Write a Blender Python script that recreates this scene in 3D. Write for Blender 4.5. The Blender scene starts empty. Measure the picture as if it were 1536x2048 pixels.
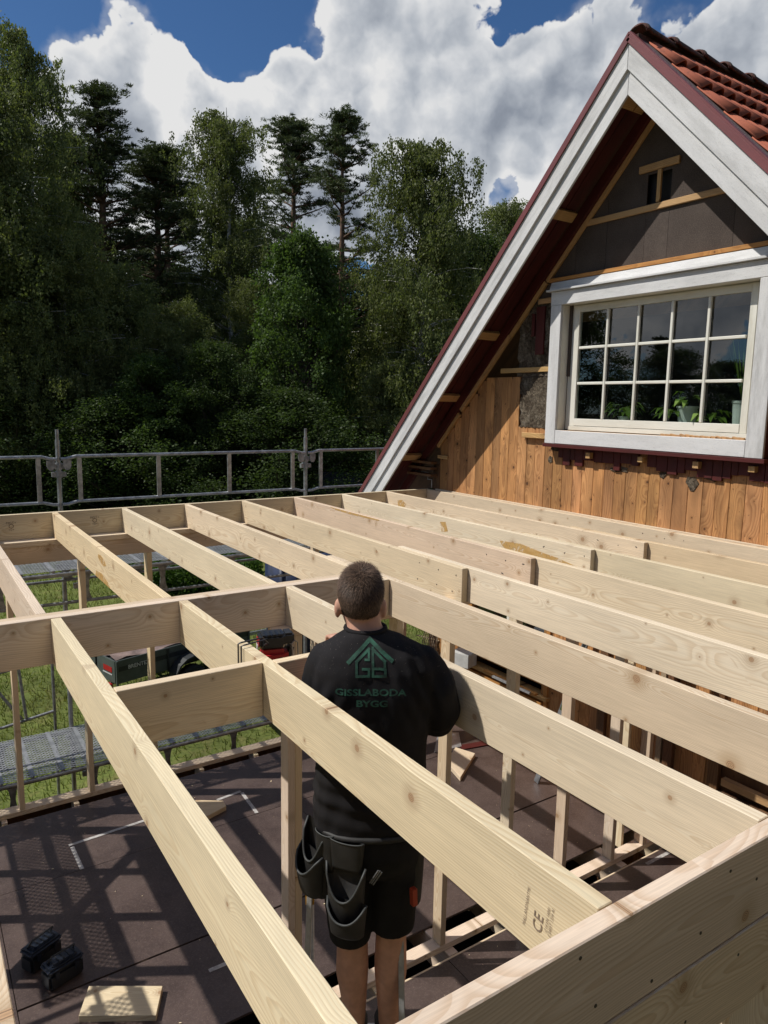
import bpy, bmesh, math, random
import numpy as np
from mathutils import Vector, Matrix, Quaternion
from mathutils.bvhtree import BVHTree

scene = bpy.context.scene
COL = scene.collection
R = math.radians
rng = random.Random(7)

# ------------------------------------------------------------------ camera
CAM_POS = Vector((-0.4706, -0.8648, 1.0141))
FW = Vector((0.54850, 0.82290, -0.14826)); RT = Vector((0.83342, -0.55237, 0.01742)); UP = Vector((0.06756, 0.13312, 0.98879))
cam_data = bpy.data.cameras.new("camera")
cam_data.sensor_fit = 'HORIZONTAL'; cam_data.sensor_width = 36.0
cam_data.lens = 36.0 * 1446.76 / 1536.0
cam_data.clip_start = 0.05; cam_data.clip_end = 2000
cam = bpy.data.objects.new("camera", cam_data); COL.objects.link(cam)
m = Matrix.Identity(4)
for i, v in enumerate((RT, UP, -FW)):
    for j in range(3): m[j][i] = v[j]
for j in range(3): m[j][3] = CAM_POS[j]
cam.matrix_world = m
scene.camera = cam

# ------------------------------------------------------------------ exposure
scene.view_settings.view_transform = 'Standard'
scene.view_settings.look = 'None'
scene.view_settings.gamma = 1.0
scene.view_settings.use_curve_mapping = False
scene.view_settings.exposure = 0.0
scene.cycles.max_bounces = 8
scene.cycles.transparent_max_bounces = 12
scene.cycles.use_denoising = True

# ------------------------------------------------------------------ sun
SUN_DIR = Vector((-0.686, 0.405, 1.0)).normalized()      # towards the sun
sun_data = bpy.data.lights.new("sun", 'SUN')
sun_data.energy = 4.6; sun_data.angle = R(0.55); sun_data.color = (1.0, 0.96, 0.90)
sun = bpy.data.objects.new("sun", sun_data); COL.objects.link(sun)
sun.rotation_mode = 'QUATERNION'
sun.rotation_quaternion = (-SUN_DIR).to_track_quat('-Z', 'Y')
sun.location = (0, 0, 30)

# ------------------------------------------------------------------ node helper
class NT:
    def __init__(s, tree):
        s.t = tree; s.t.nodes.clear()
    def n(s, typ, props=None, **inp):
        nd = s.t.nodes.new(typ)
        if props:
            for k, v in props.items(): setattr(nd, k, v)
        for k, v in inp.items(): s.set(nd, k, v)
        return nd
    def set(s, nd, k, v):
        key = int(k[1:]) if (k[0] == 'i' and k[1:].isdigit()) else k.replace('_', ' ')
        sock = nd.inputs[key]
        if isinstance(v, bpy.types.NodeSocket): s.t.links.new(v, sock)
        elif isinstance(v, bpy.types.Node): s.t.links.new(v.outputs[0], sock)
        else:
            if isinstance(v, (tuple, list)) and len(v) == 3 and sock.type == 'RGBA': v = (*v, 1)
            sock.default_value = v
    def m(s, op, a, b=0.0, c=0.0, clamp=False):
        nd = s.n('ShaderNodeMath', dict(operation=op, use_clamp=clamp), i0=a, i1=b, i2=c)
        return nd.outputs[0]
    def v(s, op, a, b=(0, 0, 0), scale=None):
        nd = s.n('ShaderNodeVectorMath', dict(operation=op), i0=a, i1=b)
        if scale is not None: s.set(nd, 'Scale', scale)
        return nd.outputs['Value'] if op in ('LENGTH', 'DOT_PRODUCT', 'DISTANCE') else nd.outputs[0]
    def mix(s, f, a, b, mode='MIX'):
        nd = s.n('ShaderNodeMix', dict(data_type='RGBA', blend_type=mode), i0=f, i6=a, i7=b)
        return nd.outputs[2]
    def noise(s, vec, scale=5.0, detail=3.0, rough=0.5, dist=0.0, out=0):
        return s.n('ShaderNodeTexNoise', None, Vector=vec, Scale=scale, Detail=detail, Roughness=rough, Distortion=dist).outputs[out]
    def ss(s, x, a, b, lo=0.0, hi=1.0):
        nd = s.n('ShaderNodeMapRange', dict(interpolation_type='SMOOTHSTEP'), Value=x)
        nd.inputs['From Min'].default_value = a; nd.inputs['From Max'].default_value = b
        nd.inputs['To Min'].default_value = lo; nd.inputs['To Max'].default_value = hi
        return nd.outputs[0]
    def xyz(s, vec):
        nd = s.n('ShaderNodeSeparateXYZ', None, i0=vec); return nd.outputs
    def comb(s, x, y, z):
        return s.n('ShaderNodeCombineXYZ', None, X=x, Y=y, Z=z).outputs[0]
    def ramp(s, f, stops):
        nd = s.n('ShaderNodeValToRGB', None, Fac=f)
        cr = nd.color_ramp
        while len(cr.elements) < len(stops): cr.elements.new(0.5)
        for e, (p, c) in zip(cr.elements, stops):
            e.position = p; e.color = (*c, 1)
        return nd.outputs[0]

# ------------------------------------------------------------------ world: daylight sky with broken cumulus
def px_dir(px, py):
    return (FW + RT * ((px - 768) / 1446.76) - UP * ((py - 1024) / 1446.76)).normalized()
world = bpy.data.worlds.new("World"); scene.world = world; world.use_nodes = True
w = NT(world.node_tree)
sky = w.n('ShaderNodeTexSky', dict(sky_type='NISHITA', sun_disc=False, sun_elevation=math.asin(SUN_DIR.z),
          sun_rotation=R(300.6), altitude=100, air_density=1.0, dust_density=0.6, ozone_density=1.5))
gen = w.n('ShaderNodeTexCoord').outputs['Generated']
D = w.v('NORMALIZE', gen)
# new world block (to be pasted)
hz = w.xyz(D)[2]
warp = w.noise(D, 14.0, 3, 0.6, out=1)
Dw = w.v('ADD', D, w.v('SCALE', w.v('SUBTRACT', warp, (0.5, 0.5, 0.5)), scale=0.022))
def billow(vec, scale, det_):
    nd = w.n('ShaderNodeTexNoise', dict(noise_type='RIDGED_MULTIFRACTAL', normalize=True), Vector=vec, Scale=scale, Detail=det_, Roughness=0.55, Lacunarity=2.1, Offset=1.0, Gain=1.6)
    return w.m('SUBTRACT', 1.0, nd.outputs[0])
def cloud_density(vec, dt, sub=0.0):
    return w.m('ADD', w.m('MULTIPLY', billow(vec, 6.0, dt), 0.40), w.m('MULTIPLY', w.noise(vec, 13.0, dt + 2, 0.62), 0.62))
cov = cloud_density(Dw, 3)
HOLES = [(5, 70, 6.0, .30), (60, -20, 5.0, .30), (180, -80, 4, .22), (415, 10, 4.6, .40), (500, 20, 5.5, .40), (455, 90, 2.8, .30), (590, 50, 4.2, .34), (625, 110, 1.6, .18),
         (528, 266, 1.6, .34), (718, 585, 3.4, .60), (1020, 388, 2.6, .50), (1015, -5, 3.4, .6), (1135, -10, 2.6, .45), (1330, -20, 3, .4)]
FILL = [(225, 110, 7.0, .24), (360, 150, 5, .16), (740, 0, 4, .16), (1250, 60, 14, .36), (420, 330, 12, .30), (820, 170, 17, .44), (640, 430, 11, .30), (560, 180, 5, .12), (80, 260, 9, .26), (1000, 500, 9, .26), (300, 560, 12, .24), (1550, 250, 9, .2)]
acc = cov
for lst, sg in ((HOLES, -1), (FILL, 1)):
    for (x, y, deg, st) in lst:
        dist = w.v('DISTANCE', D, tuple(px_dir(x, y)))
        acc = w.m('ADD', acc, w.ss(dist, 0.0, math.radians(deg) * 1.35, sg * st, 0.0))
for (v_, deg, st) in (((-.83, .50, .20), 13, .36), ((-.70, .66, .22), 9, .26)):
    acc = w.m('ADD', acc, w.ss(w.v('DISTANCE', D, tuple(Vector(v_).normalized())), 0.0, math.radians(deg) * 1.35, st, 0.0))
TH = 0.36
wisp = w.noise(D, 7.0, 5, 0.6)
mask = w.m('MAXIMUM', w.ss(acc, TH, TH + 0.055), w.m('MULTIPLY', w.ss(acc, TH - 0.16, TH + 0.02), w.ss(wisp, 0.42, 0.66, 0.0, 0.55)))
D2 = w.v('ADD', Dw, tuple((SUN_DIR - Vector((0, 0, .1))) * 0.028))
rel = w.m('SUBTRACT', cov, cloud_density(D2, 2))
soft = w.noise(D, 6.0, 4, 0.55)
D4 = w.v('ADD', Dw, tuple((SUN_DIR - Vector((0, 0, .1))) * 0.012))
fine_ = w.m('SUBTRACT', w.noise(Dw, 34.0, 4, 0.6), w.noise(D4, 34.0, 3, 0.6))
lum = w.m('ADD', 0.82, w.m('ADD', w.m('MULTIPLY', rel, 1.25), w.m('ADD', w.m('MULTIPLY', w.m('SUBTRACT', soft, 0.5), 0.9), w.m('MULTIPLY', fine_, 0.2))))
lum = w.m('ADD', lum, w.ss(acc, TH, TH + 0.20, 0.24, 0.0))
lum = w.m('SUBTRACT', lum, w.ss(acc, TH + .15, TH + .6, 0.0, 0.10))
for (x, y, deg, st) in [(1480, 150, 11, -.26), (1060, 330, 6, -.14), (745, 500, 5.5, -.34), (230, 110, 7, .16), (640, 170, 6, .16), (470, 330, 6, .08)]:
    lum = w.m('ADD', lum, w.ss(w.v('DISTANCE', D, tuple(px_dir(x, y))), 0.0, math.radians(deg) * 1.35, st, 0.0))
lum = w.m('ADD', lum, 0.0, clamp=True)
ccol = w.ramp(lum, [(0.0, (0.20, 0.23, 0.29)), (0.35, (0.34, 0.38, 0.45)), (0.65, (0.57, 0.61, 0.67)), (0.88, (0.82, 0.84, 0.87)), (1.0, (0.97, 0.97, 0.97))])
SKYS = 0.055
cloud_em = w.v('SCALE', ccol, scale=0.80 / SKYS)
up = w.ss(hz, -0.03, 0.02)
skyc = w.v('MULTIPLY', sky.outputs[0], (0.66, 1.02, 1.42))
col = w.mix(w.m('MULTIPLY', mask, up), skyc, cloud_em)
bg = w.n('ShaderNodeBackground', None, Color=col, Strength=SKYS)
w.n('ShaderNodeOutputWorld', None, Surface=bg)

# ------------------------------------------------------------------ materials
MAT = {}
def new_mat(name):
    mt = bpy.data.materials.new(name); mt.use_nodes = True; MAT[name] = mt
    return mt, NT(mt.node_tree)
def finish(t, color, rough=0.6, bump=None, bstr=0.3, bdist=0.002, metal=0.0, spec=0.5, **kw):
    b = t.n('ShaderNodeBsdfPrincipled', None, Base_Color=color, Roughness=rough, Metallic=metal)
    b.inputs['Specular IOR Level'].default_value = spec
    for k, v in kw.items(): t.set(b, k, v)
    if bump is not None:
        bp = t.n('ShaderNodeBump', None, Height=bump, Strength=bstr, Distance=bdist)
        t.set(b, 'Normal', bp.outputs[0])
    t.n('ShaderNodeOutputMaterial', None, Surface=b)
    return b
def flat_mat(name, color, rough=0.6, metal=0.0, var=0.12, scale=8.0, spec=0.5, **kw):
    mt, t = new_mat(name)
    co = t.n('ShaderNodeTexCoord').outputs['Object']
    nz = t.noise(co, scale, 5, 0.6)
    f = t.ss(nz, 0.3, 0.7, 1 - var, 1 + var)
    c = t.v('SCALE', t.comb(*color), scale=f)
    fine = t.noise(co, scale * 12, 3, 0.6)
    finish(t, c, rough, fine, 0.15, 0.001, metal, spec, **kw)
    return mt

def wood_mat(name, light, dark, knotc=(0.34, 0.205, 0.110), ring=0.0075, ringamt=0.56, kden=1.0, stain=None, stain_amt=0.0, rough=0.62, tint=0.12, gray=0.0, pervar=0.06):
    """boards: local X is the length, Y the thickness, Z the width"""
    mt, t = new_mat(name)
    co = t.n('ShaderNodeTexCoord').outputs['Object']
    rnd = t.n('ShaderNodeObjectInfo').outputs['Random']
    r1 = t.m('FRACT', t.m('MULTIPLY', rnd, 7.31)); r2 = t.m('FRACT', t.m('MULTIPLY', rnd, 23.7)); r3 = t.m('FRACT', t.m('MULTIPLY', rnd, 61.3))
    off = t.comb(t.m('MULTIPLY', rnd, 43.0), t.m('MULTIPLY', r1, 31.0), t.m('MULTIPLY', r2, 57.0))
    x, y, z = t.xyz(co)
    # knots
    kc = t.v('ADD', t.comb(t.m('MULTIPLY', x, 2.5 * kden), t.m('MULTIPLY', y, 0.8), t.m('MULTIPLY', z, 5.2)), off)
    vo = t.n('ShaderNodeTexVoronoi', dict(feature='F1'), Vector=kc, Scale=1.0, Randomness=0.95)
    dl = t.v('SUBTRACT', kc, vo.outputs['Position'])
    dx, dy, dz = t.xyz(dl)
    kd = t.m('SQRT', t.m('ADD', t.m('POWER', t.m('DIVIDE', dx, 2.6 * kden), 2.0), t.m('POWER', t.m('DIVIDE', dz, 5.2), 2.0)))
    kr = t.m('FRACT', t.m('MULTIPLY', t.xyz(vo.outputs['Color'])[0], 3.7))
    ksz = t.m('ADD', 0.0030, t.m('MULTIPLY', t.m('POWER', kr, 1.8), 0.0150))
    kn = t.m('DIVIDE', kd, ksz)
    # rings of a log whose heart lies off the board
    cy = t.m('ADD', 0.03, t.m('MULTIPLY', r1, 0.10)); cz = t.m('MULTIPLY', t.m('SUBTRACT', r3, 0.5), 0.16)
    lw = t.noise(t.v('ADD', t.v('MULTIPLY', co, (0.55, 2.0, 2.0)), off), 1.0, 2, 0.5, out=1)
    lw2 = t.noise(t.v('ADD', t.v('MULTIPLY', co, (3.0, 9.0, 9.0)), off), 1.0, 2, 0.5)
    lx, ly, lz = t.xyz(lw)
    yy = t.m('ADD', t.m('SUBTRACT', y, cy), t.m('MULTIPLY', t.m('SUBTRACT', lx, 0.5), 0.16))
    zz = t.m('ADD', t.m('SUBTRACT', z, cz), t.m('MULTIPLY', t.m('SUBTRACT', ly, 0.5), 0.22))
    rr = t.m('SQRT', t.m('ADD', t.m('MULTIPLY', yy, yy), t.m('MULTIPLY', zz, zz)))
    rr = t.m('ADD', rr, t.m('MULTIPLY', t.m('SUBTRACT', lw2, 0.5), 0.008))
    bulge = t.m('MULTIPLY', t.m('POWER', 2.718, t.m('MULTIPLY', kd, -26.0)), t.m('ADD', 0.010, t.m('MULTIPLY', kr, 0.034)))
    rr = t.m('ADD', rr, bulge)
    ph = t.m('FRACT', t.m('DIVIDE', rr, ring))
    late = t.m('MULTIPLY', t.ss(ph, 0.25, 0.9), t.ss(ph, 0.93, 1.0, 1.0, 0.0))
    fine = t.noise(t.v('ADD', t.v('MULTIPLY', co, (6.0, 210.0, 210.0)), off), 1.0, 2, 0.6)
    blot = t.noise(t.v('ADD', t.v('MULTIPLY', co, (1.1, 6.0, 6.0)), off), 1.0, 4, 0.55)
    c = t.mix(t.m('MULTIPLY', late, ringamt), light, dark)
    c = t.v('SCALE', c, scale=t.ss(fine, 0.25, 0.75, 0.90, 1.07))
    c = t.v('SCALE', c, scale=t.ss(blot, 0.25, 0.75, 1 - tint * .8, 1 + tint * .6))
    c = t.v('MULTIPLY', c, t.comb(1.0, t.m('ADD', 0.965, t.m('MULTIPLY', r2, 0.06)), t.m('ADD', 0.90, t.m('MULTIPLY', r3, 0.17))))
    c = t.v('SCALE', c, scale=t.m('ADD', 1.0, t.m('MULTIPLY', t.m('SUBTRACT', r1, 0.5), 2 * pervar)))
    if stain is not None:
        sn = t.noise(t.v('ADD', t.v('MULTIPLY', co, (1.6, 5.0, 5.0)), off), 1.0, 6, 0.68, 0.4)
        c = t.mix(t.m('MULTIPLY', t.ss(sn, 0.48, 0.72), stain_amt), c, stain)
        dots = t.noise(t.v('ADD', t.v('MULTIPLY', co, (26, 60, 60)), off), 1.0, 2, 0.5)
        c = t.mix(t.m('MULTIPLY', t.ss(dots, 0.70, 0.76), stain_amt), c, (0.03, 0.015, 0.008))
    if gray:
        gn = t.noise(t.v('ADD', t.v('MULTIPLY', co, (1.0, 9.0, 9.0)), off), 1.0, 5, 0.65)
        c = t.mix(t.m('MULTIPLY', t.ss(gn, 0.35, 0.7), gray), c, (0.30, 0.27, 0.23))
    halo = t.ss(kn, 1.0, 4.2, 0.55, 0.0)
    c = t.mix(halo, c, tuple(0.75 * d for d in dark))
    core = t.ss(kn, 0.80, 1.20, 0.82, 0.0)
    kring = t.ss(t.m('FRACT', t.m('MULTIPLY', kn, 3.0)), 0.2, 0.8, 0.55, 1.5)
    c = t.mix(core, c, t.v('SCALE', t.mix(0.0, knotc, knotc), scale=kring))
    finish(t, c, rough, t.m('ADD', t.m('MULTIPLY', fine, 0.5), t.m('MULTIPLY', late, 0.3)), 0.22, 0.0012, 0, 0.35)
    return mt
wood_mat('spruce', (0.715, 0.592, 0.435), (0.55, 0.395, 0.245), pervar=0.07)
wood_mat('spruce_b', (0.69, 0.553, 0.385), (0.51, 0.345, 0.195), ring=0.0055, pervar=0.08)
wood_mat('spruce_fine', (0.72, 0.605, 0.455), (0.57, 0.425, 0.275), ring=0.0048, ringamt=0.55, pervar=0.07)
wood_mat('old_plank', (0.50, 0.255, 0.100), (0.31, 0.140, 0.050), knotc=(0.05, 0.018, 0.008), ring=0.009, ringamt=0.7, stain=(0.16, 0.075, 0.032), stain_amt=0.65, tint=0.5, kden=1.3, pervar=0.28)
wood_mat('old_dark', (0.17, 0.085, 0.038), (0.085, 0.04, 0.018), knotc=(0.03, 0.012, 0.006), stain=(0.04, 0.02, 0.012), stain_amt=0.8, tint=0.4)
wood_mat('old_grey', (0.42, 0.31, 0.20), (0.25, 0.16, 0.09), stain=(0.18, 0.13, 0.10), stain_amt=0.6, gray=0.5)
wood_mat('lath', (0.53, 0.33, 0.145), (0.33, 0.18, 0.065), knotc=(0.10, 0.04, 0.015), ring=0.008, stain=(0.20, 0.11, 0.05), stain_amt=0.45)
wood_mat('orange_wood', (0.50, 0.24, 0.065), (0.32, 0.13, 0.03), knotc=(0.08, 0.03, 0.01), stain=(0.2, 0.1, 0.03), stain_amt=0.3)

def paint_mat(name, base, under, amt, rough=0.6, dirt=(0.16, 0.15, 0.135)):
    mt, t = new_mat(name)
    co = t.n('ShaderNodeTexCoord').outputs['Object']
    rnd = t.n('ShaderNodeObjectInfo').outputs['Random']
    off = t.comb(t.m('MULTIPLY', rnd, 40.0), t.m('MULTIPLY', rnd, 17.0), rnd)
    p = t.v('ADD', co, off)
    gr = t.noise(t.v('MULTIPLY', p, (9.0, 90.0, 90.0)), 1.0, 4, 0.7)
    bl = t.noise(t.v('MULTIPLY', p, (1.4, 7.0, 7.0)), 1.0, 6, 0.72)
    spk = t.noise(p, 150.0, 3, 0.7)
    c = t.mix(t.m('MULTIPLY', t.ss(bl, 0.36, 0.70, 0.1, 0.75), t.m('ADD', 0.35, t.m('MULTIPLY', rnd, 0.65))), base, dirt)
    c = t.mix(t.ss(gr, 0.56, 0.78, 0.0, amt), c, under)
    c = t.mix(t.ss(spk, 0.56, 0.66, 0.0, amt * 0.6), c, under)
    finish(t, c, rough, gr, 0.5, 0.002, 0, 0.4)
    return mt
paint_mat('white_paint', (0.68, 0.675, 0.66), (0.30, 0.295, 0.285), 0.60, 0.6, (0.30, 0.295, 0.28))
paint_mat('cream_paint', (0.74, 0.725, 0.645), (0.5, 0.48, 0.42), 0.08, 0.38, (0.45, 0.42, 0.33))
paint_mat('red_paint', (0.085, 0.010, 0.008), (0.035, 0.006, 0.005), 0.5, 0.6, (0.03, 0.008, 0.006))
paint_mat('red_metal', (0.19, 0.055, 0.055), (0.11, 0.035, 0.032), 0.2, 0.42, (0.10, 0.04, 0.04))
flat_mat('felt_strip', (0.12, 0.085, 0.085), 0.9, var=0.5, scale=40)
flat_mat('hole_black', (0.012, 0.011, 0.011), 0.8, var=0.4)  # near-black, paints the dark depth of the small gable hole
flat_mat('unlit_dark', (0.02, 0.017, 0.015), 0.9)  # near-black colour standing in for the unlit crawl space and rooms
flat_mat('galv', (0.33, 0.34, 0.35), 0.42, 0.75, 0.3, 14.0)
flat_mat('galv_dull', (0.26, 0.27, 0.28), 0.5, 0.6, 0.35, 20.0)
flat_mat('steel_dark', (0.05, 0.052, 0.056), 0.45, 0.5, 0.3)
flat_mat('steel_wire', (0.12, 0.12, 0.125), 0.35, 0.8)
flat_mat('alu', (0.50, 0.51, 0.52), 0.4, 0.7, 0.15, 25.0)
flat_mat('yellow_plastic', (0.72, 0.36, 0.02), 0.4)
flat_mat('black_plastic', (0.015, 0.017, 0.021), 0.42, var=0.25)
flat_mat('blue_black_plastic', (0.012, 0.018, 0.032), 0.4, var=0.25)
flat_mat('red_plastic', (0.36, 0.012, 0.018), 0.35)
flat_mat('grey_label', (0.30, 0.29, 0.26), 0.5)
flat_mat('skin_leg', (0.40, 0.18, 0.12), 0.5)
flat_mat('skin', (0.50, 0.27, 0.185), 0.5, var=0.12, scale=20)
flat_mat('skin_x', (0.36, 0.17, 0.115), 0.5, var=0.12, scale=20)
mt, t = new_mat('shirt')
co = t.n('ShaderNodeTexCoord').outputs['Object']; zz_ = t.xyz(co)[2]
sp = t.noise(co, 190.0, 2, 0.6); a = t.noise(co, 6, 4, 0.6); f = t.noise(co, 330, 2, 0.6)
c = t.mix(t.ss(a, 0.3, 0.7), (0.0085, 0.0078, 0.0085), (0.0145, 0.0132, 0.014))
c = t.mix(t.m('MULTIPLY', t.ss(sp, 0.69, 0.73, 0, 0.8), t.ss(zz_, -0.05, 0.16)), c, (0.22, 0.19, 0.16))
finish(t, c, 0.88, f, 0.3, 0.001, 0, 0.2)
flat_mat('shorts', (0.0085, 0.0085, 0.009), 0.85, var=0.35, scale=8, spec=0.25)
flat_mat('pouch_leather', (0.013, 0.0125, 0.012), 0.62, var=0.45, scale=12)
flat_mat('pouch_edge', (0.038, 0.041, 0.041), 0.6, var=0.3, scale=30)
flat_mat('logo_green', (0.016, 0.070, 0.043), 0.75, var=0.6, scale=26)
mt, t = new_mat('hair')
ri = t.n('ShaderNodeNewGeometry').outputs['Random Per Island']
finish(t, t.mix(t.m('POWER', ri, 1.6), (0.034, 0.022, 0.015), (0.20, 0.125, 0.082)), 0.6, None, spec=0.25)
flat_mat('boot', (0.02, 0.02, 0.018), 0.7)
flat_mat('tape', (0.40, 0.38, 0.36), 0.6, var=0.3, scale=30)
flat_mat('trailer_green', (0.068, 0.081, 0.073), 0.5, 0.0, 0.2, 5)
flat_mat('trailer_dark', (0.018, 0.02, 0.02), 0.6)
flat_mat('lettering_white', (0.5, 0.5, 0.48), 0.6)
flat_mat('ink', (0.23, 0.17, 0.12), 0.8)
flat_mat('rubber', (0.012, 0.012, 0.012), 0.8)
flat_mat('tarp_blue', (0.010, 0.018, 0.05), 0.5, var=0.4, scale=3)
flat_mat('tarp_brown', (0.21, 0.15, 0.13), 0.5, var=0.4, scale=4)
flat_mat('terracotta_pot', (0.62, 0.66, 0.62), 0.4)
flat_mat('roof_dark', (0.018, 0.02, 0.026), 0.7)
flat_mat('shed_wall', (0.07, 0.06, 0.05), 0.8)
flat_mat('plaster', (0.30, 0.26, 0.21), 0.9, var=0.45, scale=10)
flat_mat('knot_nail', (0.035, 0.03, 0.028), 0.5, 0.4)
flat_mat('orange_handle', (0.30, 0.03, 0.008), 0.5)

# dark film-faced plywood of the deck floor
mt, t = new_mat('floor_ply')
co = t.n('ShaderNodeTexCoord').outputs['Object']
a = t.noise(co, 2.2, 6, 0.65); b = t.noise(co, 70, 3, 0.6); sp = t.noise(co, 260, 1, 0.5)
sc = t.noise(t.v('MULTIPLY', co, (3.0, 22.0, 1.0)), 1.0, 6, 0.7, 1.2)
c = t.mix(t.ss(a, 0.3, 0.7), (0.046, 0.030, 0.026), (0.090, 0.063, 0.054))
c = t.mix(t.ss(b, 0.45, 0.75, 0, 0.5), c, (0.13, 0.095, 0.085))
c = t.mix(t.ss(sc, 0.64, 0.72, 0, 0.35), c, (0.24, 0.20, 0.17))
c = t.mix(t.ss(sp, 0.70, 0.74, 0, 0.6), c, (0.36, 0.28, 0.20))
finish(t, c, 0.42, t.m('ADD', b, a), 0.2, 0.001, 0, 0.5)

# asphalt-impregnated wallboard
mt, t = new_mat('wind_board')
co = t.n('ShaderNodeTexCoord').outputs['Object']
a = t.noise(co, 3, 5, 0.6); b = t.noise(co, 120, 3, 0.7)
c = t.mix(t.ss(a, 0.3, 0.7), (0.056, 0.043, 0.036), (0.084, 0.066, 0.055))
c = t.mix(t.ss(b, 0.4, 0.75, 0, 0.5), c, (0.15, 0.12, 0.10))
finish(t, c, 0.85, b, 0.4, 0.002, 0, 0.2)

# old insulation paper and fibre on the stripped wall
mt, t = new_mat('torn_paper')
co = t.n('ShaderNodeTexCoord').outputs['Object']
a = t.noise(co, 7, 7, 0.75, 0.6); b = t.noise(co, 40, 5, 0.75)
c = t.ramp(a, [(0.25, (0.035, 0.028, 0.022)), (0.45, (0.11, 0.085, 0.06)), (0.58, (0.20, 0.165, 0.12)), (0.75, (0.34, 0.31, 0.27))])
c = t.v('SCALE', c, scale=t.ss(b, 0.3, 0.7, 0.35, 1.15))
finish(t, c, 0.95, t.m('ADD', a, b), 1.0, 0.02, 0, 0.1)

# clay roof tiles with lichen
mt, t = new_mat('clay')
co = t.n('ShaderNodeTexCoord').outputs['Object']
rnd = t.n('ShaderNodeObjectInfo').outputs['Random']
p = t.v('ADD', co, t.comb(t.m('MULTIPLY', rnd, 30.), rnd, rnd))
a = t.noise(p, 9, 6, 0.7); b = t.noise(p, 60, 4, 0.7)
c = t.mix(rnd, (0.33, 0.098, 0.055), (0.43, 0.135, 0.074))
c = t.mix(t.ss(a, 0.55, 0.72, 0, 0.6), c, (0.16, 0.07, 0.05))
c = t.mix(t.ss(b, 0.62, 0.72, 0, 0.5), c, (0.09, 0.06, 0.05))
finish(t, c, 0.75, b, 0.3, 0.003, 0, 0.3)
mt, t = new_mat('clay_dark')
co = t.n('ShaderNodeTexCoord').outputs['Object']
a = t.noise(co, 14, 6, 0.75); b = t.noise(co, 60, 4, 0.7)
c = t.mix(t.ss(a, 0.42, 0.62), (0.13, 0.055, 0.045), (0.045, 0.042, 0.036))
c = t.mix(t.ss(b, 0.56, 0.68, 0, 0.6), c, (0.16, 0.145, 0.12))
finish(t, c, 0.9, b, 0.5, 0.006, 0, 0.2)

# perforated steel decking: real holes through the sheet
mt, t = new_mat('perforated')
co = t.n('ShaderNodeTexCoord').outputs['Object']
x, y, z = t.xyz(co)
def cell(sx, sy, px_, py_, rx, ry):
    u = t.m('SUBTRACT', t.m('FRACT', t.m('ADD', t.m('DIVIDE', x, sx), px_)), 0.5)
    v_ = t.m('SUBTRACT', t.m('FRACT', t.m('ADD', t.m('DIVIDE', y, sy), py_)), 0.5)
    d = t.m('ADD', t.m('POWER', t.m('DIVIDE', t.m('MULTIPLY', u, sx), rx), 2.0), t.m('POWER', t.m('DIVIDE', t.m('MULTIPLY', v_, sy), ry), 2.0))
    return t.m('LESS_THAN', d, 1.0)
hole = t.m('MAXIMUM', cell(0.052, 0.048, 0, 0, 0.0125, 0.0115), cell(0.052, 0.048, 0.5, 0.5, 0.0125, 0.0115))
inside = t.m('LESS_THAN', t.m('ABSOLUTE', x), 0.118)
hole = t.m('MULTIPLY', hole, inside)
n1 = t.noise(co, 9, 5, 0.6)
pb = t.n('ShaderNodeBsdfPrincipled', None, Base_Color=t.mix(t.ss(n1, 0.3, 0.7), (0.27, 0.28, 0.29), (0.43, 0.44, 0.45)), Roughness=0.45, Metallic=0.6)
tr = t.n('ShaderNodeBsdfTransparent')
ms = t.n('ShaderNodeMixShader', None, i0=hole, i1=pb.outputs[0], i2=tr.outputs[0])
t.n('ShaderNodeOutputMaterial', None, Surface=ms)

# glass
mt, t = new_mat('glass')
fr = t.n('ShaderNodeFresnel', None, IOR=1.65)
gl = t.n('ShaderNodeBsdfGlossy', None, Color=(0.95, 0.97, 1.0, 1), Roughness=0.0)
tr = t.n('ShaderNodeBsdfTransparent', None, Color=(0.80, 0.84, 0.82, 1))
ms = t.n('ShaderNodeMixShader', None, i0=t.m('MULTIPLY', t.m('MULTIPLY', fr.outputs[0], 1.7, clamp=True), t.m('SUBTRACT', 1.0, t.n('ShaderNodeNewGeometry').outputs['Backfacing'])), i1=tr.outputs[0], i2=gl.outputs[0])
t.n('ShaderNodeOutputMaterial', None, Surface=ms)

# lawn and forest floor
mt, t = new_mat('lawn')
geo = t.n('ShaderNodeNewGeometry').outputs['Position']
a = t.noise(geo, 0.7, 6, 0.65); b = t.noise(geo, 22, 4, 0.7); d_ = t.noise(geo, 3.5, 4, 0.6)
g = t.mix(t.ss(b, 0.3, 0.7), (0.080, 0.108, 0.024), (0.145, 0.170, 0.040))
g = t.mix(t.ss(d_, 0.48, 0.70, 0, 0.7), g, (0.17, 0.155, 0.055))
g = t.v('SCALE', g, scale=t.ss(a, 0.35, 0.65, 0.75, 1.2))
gx, gy, gz = t.xyz(geo)
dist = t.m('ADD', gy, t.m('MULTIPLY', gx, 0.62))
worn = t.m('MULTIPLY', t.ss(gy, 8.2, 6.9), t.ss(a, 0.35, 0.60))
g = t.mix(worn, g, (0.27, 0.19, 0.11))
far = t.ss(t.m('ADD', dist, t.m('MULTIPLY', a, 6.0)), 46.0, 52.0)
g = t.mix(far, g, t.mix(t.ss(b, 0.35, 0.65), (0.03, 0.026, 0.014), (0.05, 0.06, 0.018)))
finish(t, g, 0.9, b, 0.6, 0.03, 0, 0.2)

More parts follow.
